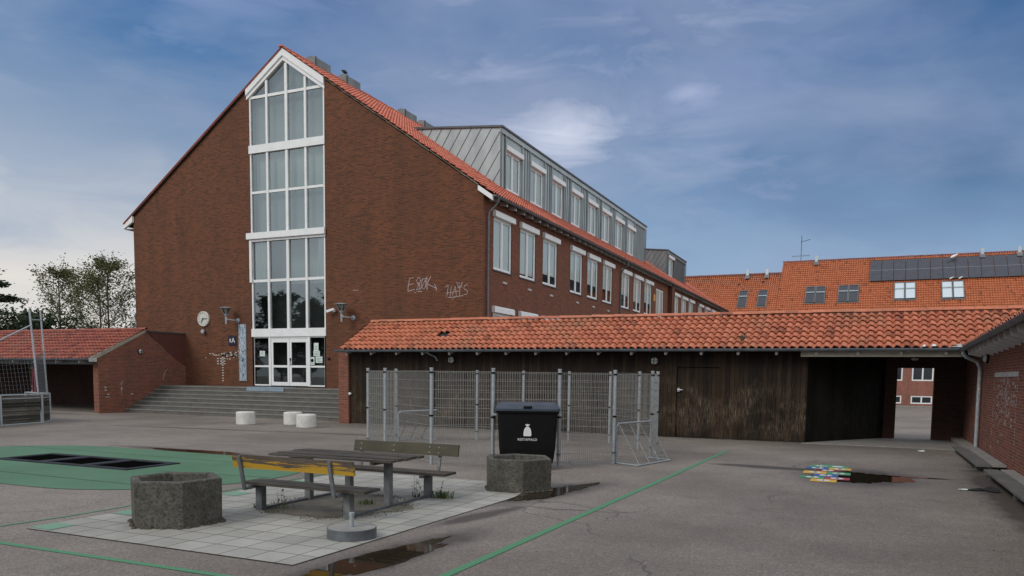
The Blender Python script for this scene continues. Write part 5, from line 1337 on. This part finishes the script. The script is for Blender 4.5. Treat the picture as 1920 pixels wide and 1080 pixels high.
def goal(name_label, p0, p1, out):
    p0, p1, out = V3(p0), V3(p1), V3(out); h = V3((0, 0, .93)); bars = MB()
    q0, q1 = p0+out, p1+out
    bars.path([p0+V3((0, 0, .02)), p0+h*.93, p0+h+(p1-p0)*.05, p1+h], .025, 'steel'); bars.path([p0+V3((0, 0, .02)), q0+V3((0, 0, .02)), q1+V3((0, 0, .02)), p1+V3((0, 0, .02))], .02, 'steel')
    for t in (.05, .35, .65, .95):
        bars.tube(p0.lerp(p1, t)+h, q0.lerp(q1, t)+V3((0, 0, .02)), .015, 'steel_dark' if name_label == 'far' else 'wire', 6)
    o = bars.build('goal_frame', FC)
    net = MB(); n = 20
    A = lambda u, v: (p0.lerp(p1, u)+h).lerp(q0.lerp(q1, u)+V3((0, 0, .02)), v)
    for k in range(n+1):
        net.beam(A(k/n, 0), A(k/n, 1), .005, .005, 'wire'); net.beam(A(0, k/n*.98), A(1, k/n*.98), .005, .005, 'wire')
    for P_, Q_ in ((p0, q0), (p1, q1)):
        for k in range(1, 12):
            t = k/12; net.beam((P_+h).lerp(Q_, t), P_.lerp(Q_, t), .005, .005, 'wire'); net.beam(P_+h*(1-t), (P_+h).lerp(Q_, t), .005, .005, 'wire')
    net.build('goal_net', o)
goal('near', (-5.22, 17.42, 0), (-4.85, 19.02, 0), (.60, -.30, 0)); goal('far', (-12.36, 19.3, 0), (-12.0, 20.9, 0), (-.62, .25, 0))

# ================================================================== OLD RINK BOARDS (far left)
RK = thing('ball_rink', 'weathered grey board rink with leaning steel posts and net at the left edge', 'ball rink', (-28.5, 19.7, 0))
RP = [(-27.0, 12.0), (-27.3, 14.0), (-27.55, 16.0), (-27.95, 17.8), (-28.55, 19.75), (-29.25, 20.55), (-31.2, 20.9)]
for i, (a, b_) in enumerate(zip(RP[:-1], RP[1:])):
    mb = MB(); a3, b3 = V3((*a, .04)), V3((*b_, .04)); d = b3-a3
    s_ = V3((-d.y, d.x, 0)).normalized()
    for k in range(6): mb.obox(a3+V3((0, 0, k*.168)), d, s_*.03, (0, 0, .16), 'boards_rink')
    mb.build('board_panel', RK)
    mb = MB(); mb.tube(a3+V3((0, 0, 1.05)), b3+V3((0, 0, 1.05)), .03, 'steel', 8); mb.tube(a3+V3((0, 0, .92)), b3+V3((0, 0, .92)), .02, 'steel', 8); mb.tube(a3+V3((0, 0, -.02)), b3+V3((0, 0, -.02)), .03, 'steel', 8); mb.build('rail', RK)
for x, y in RP:
    mb = MB(); mb.tube((x+.05, y-.05, 0), (x+.05, y-.05, 1.12), .04, 'steel', 8); mb.build('short_post', RK)
for a, b_, h in (((-28.5, 19.65, 0), (-28.95, 19.65, 4.25), .036), ((-29.25, 20.5, 0), (-29.55, 20.5, 4.3), .032)):
    mb = MB(); mb.tube(a, b_, h, 'steel', 8); mb.build('tall_post', RK)
mb = MB(); mb.tube((-28.85, 19.6, 3.68), (-28.6, 16.6, 2.2), .027, 'steel', 8); mb.tube((-28.6, 16.6, 2.2), (-28.3, 14.0, .9), .027, 'steel', 8); mb.build('brace', RK)
mb = MB(); mb.tube((-28.9, 19.65, 3.9), (-29.5, 20.5, 3.95), .02, 'steel', 6); rr = random.Random(3)
for k in range(13):
    t = k/12; a = V3((-28.52-.1*t, 19.65, 1.0)).lerp(V3((-28.75, 19.65, 2.7)), 0); 
    p0 = V3((-28.55, 19.65, 1.1)).lerp(V3((-29.27, 20.5, 1.1)), t); p1 = V3((-28.78, 19.65, 2.7-.25*math.sin(t*3))).lerp(V3((-29.42, 20.5, 2.75)), t)
    mb.beam(p0, p1, .008, .008, 'steel_dark')
    q0 = V3((-28.55, 19.65, 1.1)).lerp(V3((-28.78, 19.65, 2.7)), t); q1 = V3((-29.27, 20.5, 1.1)).lerp(V3((-29.42, 20.5, 2.75)), t); mb.beam(q0, q1, .008, .008, 'steel_dark')
for k in range(26):
    t = k/25; q0 = V3((-28.55, 19.65, 1.1)).lerp(V3((-27.5, 15.5, 1.1)), t); q1 = V3((-28.75, 19.65, 2.5)).lerp(V3((-27.7, 15.5, 2.1)), t); mb.beam(q0, q1+V3((0, 0, -.1*math.sin(9*t))), .006, .006, 'steel_dark')
for k in range(9):
    mb.beam((-28.58, 19.65, 1.15+.16*k), (-27.6, 15.5, 1.1+.12*k), .006, .006, 'steel_dark')
mb.build('net', RK)

# ================================================================== STOOLS, BENCHES, TRAMPOLINES
def stool(label, x, y):
    mb = MB(); r = .36; mb.lathe([(r-.02, 0), (r, .02), (r, .46), (r-.02, .49), (r-.06, .50), (0, .502)], (x, y, 0), 'stool', 36)
    tag(mb.build('concrete_stool'), label, 'stool', 'white concrete stools before the steps')
stool('white concrete drum standing alone left of the pair', -21.85, 23.3); stool('left white concrete drum of the touching pair', -20.3, 24.2); stool('right white concrete drum of the touching pair', -18.85, 23.2)
def wall_bench(label, y0, y1, x0, zz):
    o = thing('wall_bench', label, 'bench', (x0+.3, (y0+y1)/2, 0), 'slab benches along the brick wing')
    mb = MB(); mb.prism([(x0, y0, zz-.04), (x0+.27, y0, zz-.04), (x0+.27, y1, zz-.04), (x0, y1, zz-.04)][::-1], (0, 0, .04), 'concrete'); mb.build('outer_plank', o)
    mb = MB(); mb.prism([(x0+.31, y0+.1, zz-.04), (wx(y0)-.02, y0+.1, zz-.04), (wx(y1)-.02, y1, zz-.04), (x0+.31, y1, zz-.04)][::-1], (0, 0, .05), 'kerb'); mb.build('inner_plank', o)
    n = max(2, int((y1-y0)/2.2))
    for k in range(n):
        y = y0+.5+(y1-y0-1)*k/(n-1); mb = MB(); mb.box(x0+.04, x0+.5, y-.1, y+.1, 0, zz-.04, 'concrete'); mb.build('support', o)
wall_bench('far low concrete slab bench below the painted goal', 20.05, 25.4, 2.30, .15); wall_bench('near low slab bench running out of the right edge', 9.0, 19.2, 2.34, .15)
mb = MB(); mb.prism([(2.55, 24.8, 0), (2.94, 24.8, 0), (2.97, 29.7, 0), (2.62, 29.7, 0)][::-1], (0, 0, .14), 'kerb'); struct(mb, 'kerb')
TR = thing('ground_trampoline', 'three square black jumping mats in a dark frame set into the green surface', 'trampoline', (-15.57, 11.72, 0))
mb = MB(); X0, X1, Y0, Y1 = -17.62, -13.52, 11.05, 12.42; b3 = (X1-X0)/3
for k in range(4):
    w = .13; x = X0+(X1-X0)*k/3; a = max(X0, x-w); c_ = min(X1, x+w); mb.box(a, c_, Y0, Y1, .0, .035, 'rubber')
for a, c_ in ((Y0, Y0+.14), (Y1-.14, Y1)):
    for k in range(3): mb.box(X0+b3*k+.13, X0+b3*(k+1)-.13, a, c_, 0, .0345, 'rubber')
mb.build('rubber_frame', TR)
for k in range(3):
    mb = MB(); mb.box(X0+b3*k+.13, X0+b3*(k+1)-.13, Y0+.14, Y1-.14, .0, .0155, 'bed'); mb.build('jumping_mat', TR)
# dropped jacket: crumpled cloth with a pale end
mb = MB(); rr = random.Random(12); nx, ny = 22, 8
def jk(i, j):
    u = i/(nx-1); v = j/(ny-1)-.5
    w = .02+.10*u**1.3+.05*math.sin(u*9)*u; z = .012+.075*u*(1-(2*v)**2)*(.6+.5*math.sin(u*17+v*5))+.01*rr.random()
    p = V3((1.62+.66*u, 16.42+.18*u+v*w*3.2+.04*math.sin(u*11), max(.008, z))); return p
G_ = [[jk(i, j) for j in range(ny)] for i in range(nx)]
for i in range(nx-1):
    for j in range(ny-1): mb.face([G_[i][j], G_[i+1][j], G_[i+1][j+1], G_[i][j+1]], 'paper' if i < 5 else 'cloth')
tag(mb.build('dropped_jacket', smooth=True), 'crumpled black jacket with a pale sleeve end lying near the wall benches', 'jacket')
mb = MB(); rr = random.Random(21)
mb.face([(1.38, 24.85, .02), (1.5, 24.8, .01), (1.55, 24.9, .05), (1.43, 24.95, .03)], 'paper'); mb.face([(1.5, 24.8, .01), (1.58, 24.83, .02), (1.55, 24.9, .05)], 'paper')
tag(mb.build('paper_scrap'), 'small pale scrap of paper on the ground before the passage', 'litter')
mb = MB()
for k in range(420):
    x, y = rr.uniform(-6, 2.6), rr.uniform(6, 25)
    if rr.random() < .55: x, y = rr.gauss(1.9, .35), rr.uniform(9, 25)
    r = rr.uniform(.006, .03); a = rr.uniform(0, 6.28); d = V3((math.cos(a), math.sin(a), 0)); e = V3((-d.y, d.x, 0))
    p = V3((x, y, .008)); mb.face([p-d*r, p+e*r*.35, p+d*r+V3((0, 0, .006)), p-e*r*.35], rr.choice(('soil', 'soil', 'soil', 'dirt', 'kerb')))
tag(mb.build('leaf_litter'), 'scattered dead leaves and crumbs on the asphalt', 'leaf litter', kind='stuff')

# ================================================================== TREES
def tree(label, base, H, R0, nleaf, seed, mat='leaf', lsize=.16, trunk_r=.16, fork=.25, dense=1.0, flat=False, group='trees beyond the open shed'):
    rr = random.Random(seed); base = V3(base)
    o = thing('broadleaf_tree' if not flat else 'conifer_tree', label, 'tree', tuple(base), group)
    tb = MB(); tips = []
    def limb(p, d, L_, r, lev):
        n = 4; q = p
        for k in range(n):
            d2 = (d+V3((rr.gauss(0, .13), rr.gauss(0, .13), .05 if not flat else 0))).normalized(); q2_ = q+d2*L_/n
            r1 = r*(1-.17); tb.tube(q, q2_, r, 'bark', 5 if lev < 2 else 3, r1, caps=False); r = r1; q = q2_; d = d2
            if lev >= 1: tips.append((V3(q), lev))
            if lev < 3 and (lev > 0 or k >= 1):
                for _ in range(2 if lev < 2 else 1):
                    a = rr.uniform(0, 6.28); pr = V3((math.cos(a), math.sin(a), 0))
                    if flat: nd = (pr+V3((0, 0, rr.uniform(-.08, .18)))).normalized()
                    else: nd = (d*.75+pr*rr.uniform(.45, .85)+V3((0, 0, .12))).normalized()
                    limb(q, nd, L_*rr.uniform(.42, .62) if lev else R0*rr.uniform(.75, 1.2), r*.55, lev+1)
    segs = 7; p = base; d = V3((0, 0, 1)); r = trunk_r
    for k in range(segs):
        d = (d+V3((rr.gauss(0, .05), rr.gauss(0, .05), .3))).normalized(); q = p+d*H*.9/segs; tb.tube(p, q, r, 'bark', 8, r*.84, caps=False); r *= .84; p = q
        f = (k+1)/segs
        if f > fork:
            for _ in range(3 if not flat else 5):
                a = rr.uniform(0, 6.28); pr = V3((math.cos(a), math.sin(a), 0)); rad = R0*(math.sin(math.pi*min(1, (f-fork)/(1.08-fork)*.8+.18)) if not flat else (1.15-f))
                nd = (pr+V3((0, 0, rr.uniform(.5, 1.1)))).normalized() if not flat else (pr+V3((0, 0, rr.uniform(-.05, .2)))).normalized()
                limb(q, nd, rad*1.15, r*.5, 1)
    limb(p, V3((0, 0, 1)), H*.12, r*.7, 2)
    tb.build('trunk', o)
    lb = MB(); T_ = len(tips); mi = lb.m(mat); sp = .15*dense if not flat else .26
    clump = [rr.random()**1.6 for _ in range(T_)]
    for k in range(nleaf):
        i = rr.randrange(T_)
        if rr.random() > clump[i]+.12: continue
        c_ = tips[i][0]+V3((rr.gauss(0, sp*1.6), rr.gauss(0, sp*1.6), rr.gauss(0, sp*(1.1 if not flat else .35))))
        a = V3((rr.gauss(0, 1), rr.gauss(0, 1), rr.gauss(0, .6))).normalized(); b_ = a.orthogonal().normalized(); s_ = lsize*rr.uniform(.5, 1.2)
        if flat: a = V3((a.x, a.y, a.z*.25)).normalized()
        i0 = len(lb.v); lb.v += [c_-a*s_, c_+b_*s_*.5, c_+a*s_, c_-b_*s_*.5]; lb.f.append([i0, i0+1, i0+2, i0+3]); lb.mi.append(mi); lb.u.append([(0, 0), (1, 0), (1, 1), (0, 1)])
    lb.build('crown', o)
tree('tall sparse tree with see-through top, leftmost of the three thin trees', (-69.3, 50, 0), 11.8, 2.7, 11500, 21, lsize=.12, fork=.22)
tree('thin half-bare tree in the middle between two fuller ones', (-65.6, 51, 0), 10.8, 2.6, 5500, 22, lsize=.12, fork=.2)
tree('sparse tree nearest the school gable corner', (-62.2, 49.5, 0), 11.9, 3.0, 12000, 23, lsize=.12, fork=.2)
tree('dark layered conifer at the left edge behind the shed roof', (-67.2, 42.5, 0), 10.2, 4.6, 36000, 24, 'leaf_dark', .18, .24, .12, flat=True)
tree('small bushy tree low between the conifer and the thin trees', (-63.5, 43.5, 0), 6.2, 2.6, 9000, 25, 'leaf_dark', .18, .12, .1)
def bush(label, c_, rx, ry, h, n, seed, mat):
    rr = random.Random(seed); lb = MB(); mi = lb.m(mat); cl = [(rr.uniform(-1, 1)*rx, rr.uniform(-1, 1)*ry, rr.uniform(.3, 1)*h) for _ in range(22)]
    for k in range(n):
        q = rr.choice(cl); c = V3((c_[0]+q[0]+rr.gauss(0, rx*.16), c_[1]+q[1]+rr.gauss(0, ry*.2), max(.1, q[2]*(1-.3*abs(q[0]/rx))+rr.gauss(0, h*.14))))
        a = V3((rr.gauss(0, 1), rr.gauss(0, 1), rr.gauss(0, .6))).normalized(); b_ = a.orthogonal().normalized(); s_ = .17*rr.uniform(.5, 1.2)
        i0 = len(lb.v); lb.v += [c-a*s_, c+b_*s_*.5, c+a*s_, c-b_*s_*.5]; lb.f.append([i0, i0+1, i0+2, i0+3]); lb.mi.append(mi); lb.u.append([(0, 0), (1, 0), (1, 1), (0, 1)])
    o = thing('bush', label, 'bush', (c_[0], c_[1], 0), 'bushes beyond the open shed'); lb.build('foliage', o)
    tb = MB()
    for k in range(7): tb.tube((c_[0]+rr.gauss(0, rx*.3), c_[1], 0), (c_[0]+rr.gauss(0, rx*.6), c_[1]+rr.gauss(0, .4), h*.8), .05, 'bark', 5, .015)
    tb.build('stem', o)
bush('dark bushes under the thin trees just above the shed roof', (-65.5, 47, 0), 5.5, 1.3, 5.3, 9000, 31, 'leaf_dark')
bush('green bushes seen through the gap in the shed wall', (-58, 41, 0), 5.0, 1.5, 3.0, 6000, 32, 'weed')
# trees across the yard, seen mirrored in the tall window
for i, (x, y, h, lab) in enumerate(((-77, -20, 11.2, 'leftmost of four leafy trees across the yard opposite the gable'), (-72, -22, 12.4, 'tallest leafy tree across the yard opposite the gable'), (-66.5, -20, 10.6, 'lowest leafy tree across the yard opposite the gable'), (-61.5, -21, 12.8, 'rightmost of four leafy trees across the yard opposite the gable'))):
    tree(lab, (x, y, 0), h, 3.4, 16000, 40+i, 'leaf_dark', .3, .2, .1, group='trees across the yard')
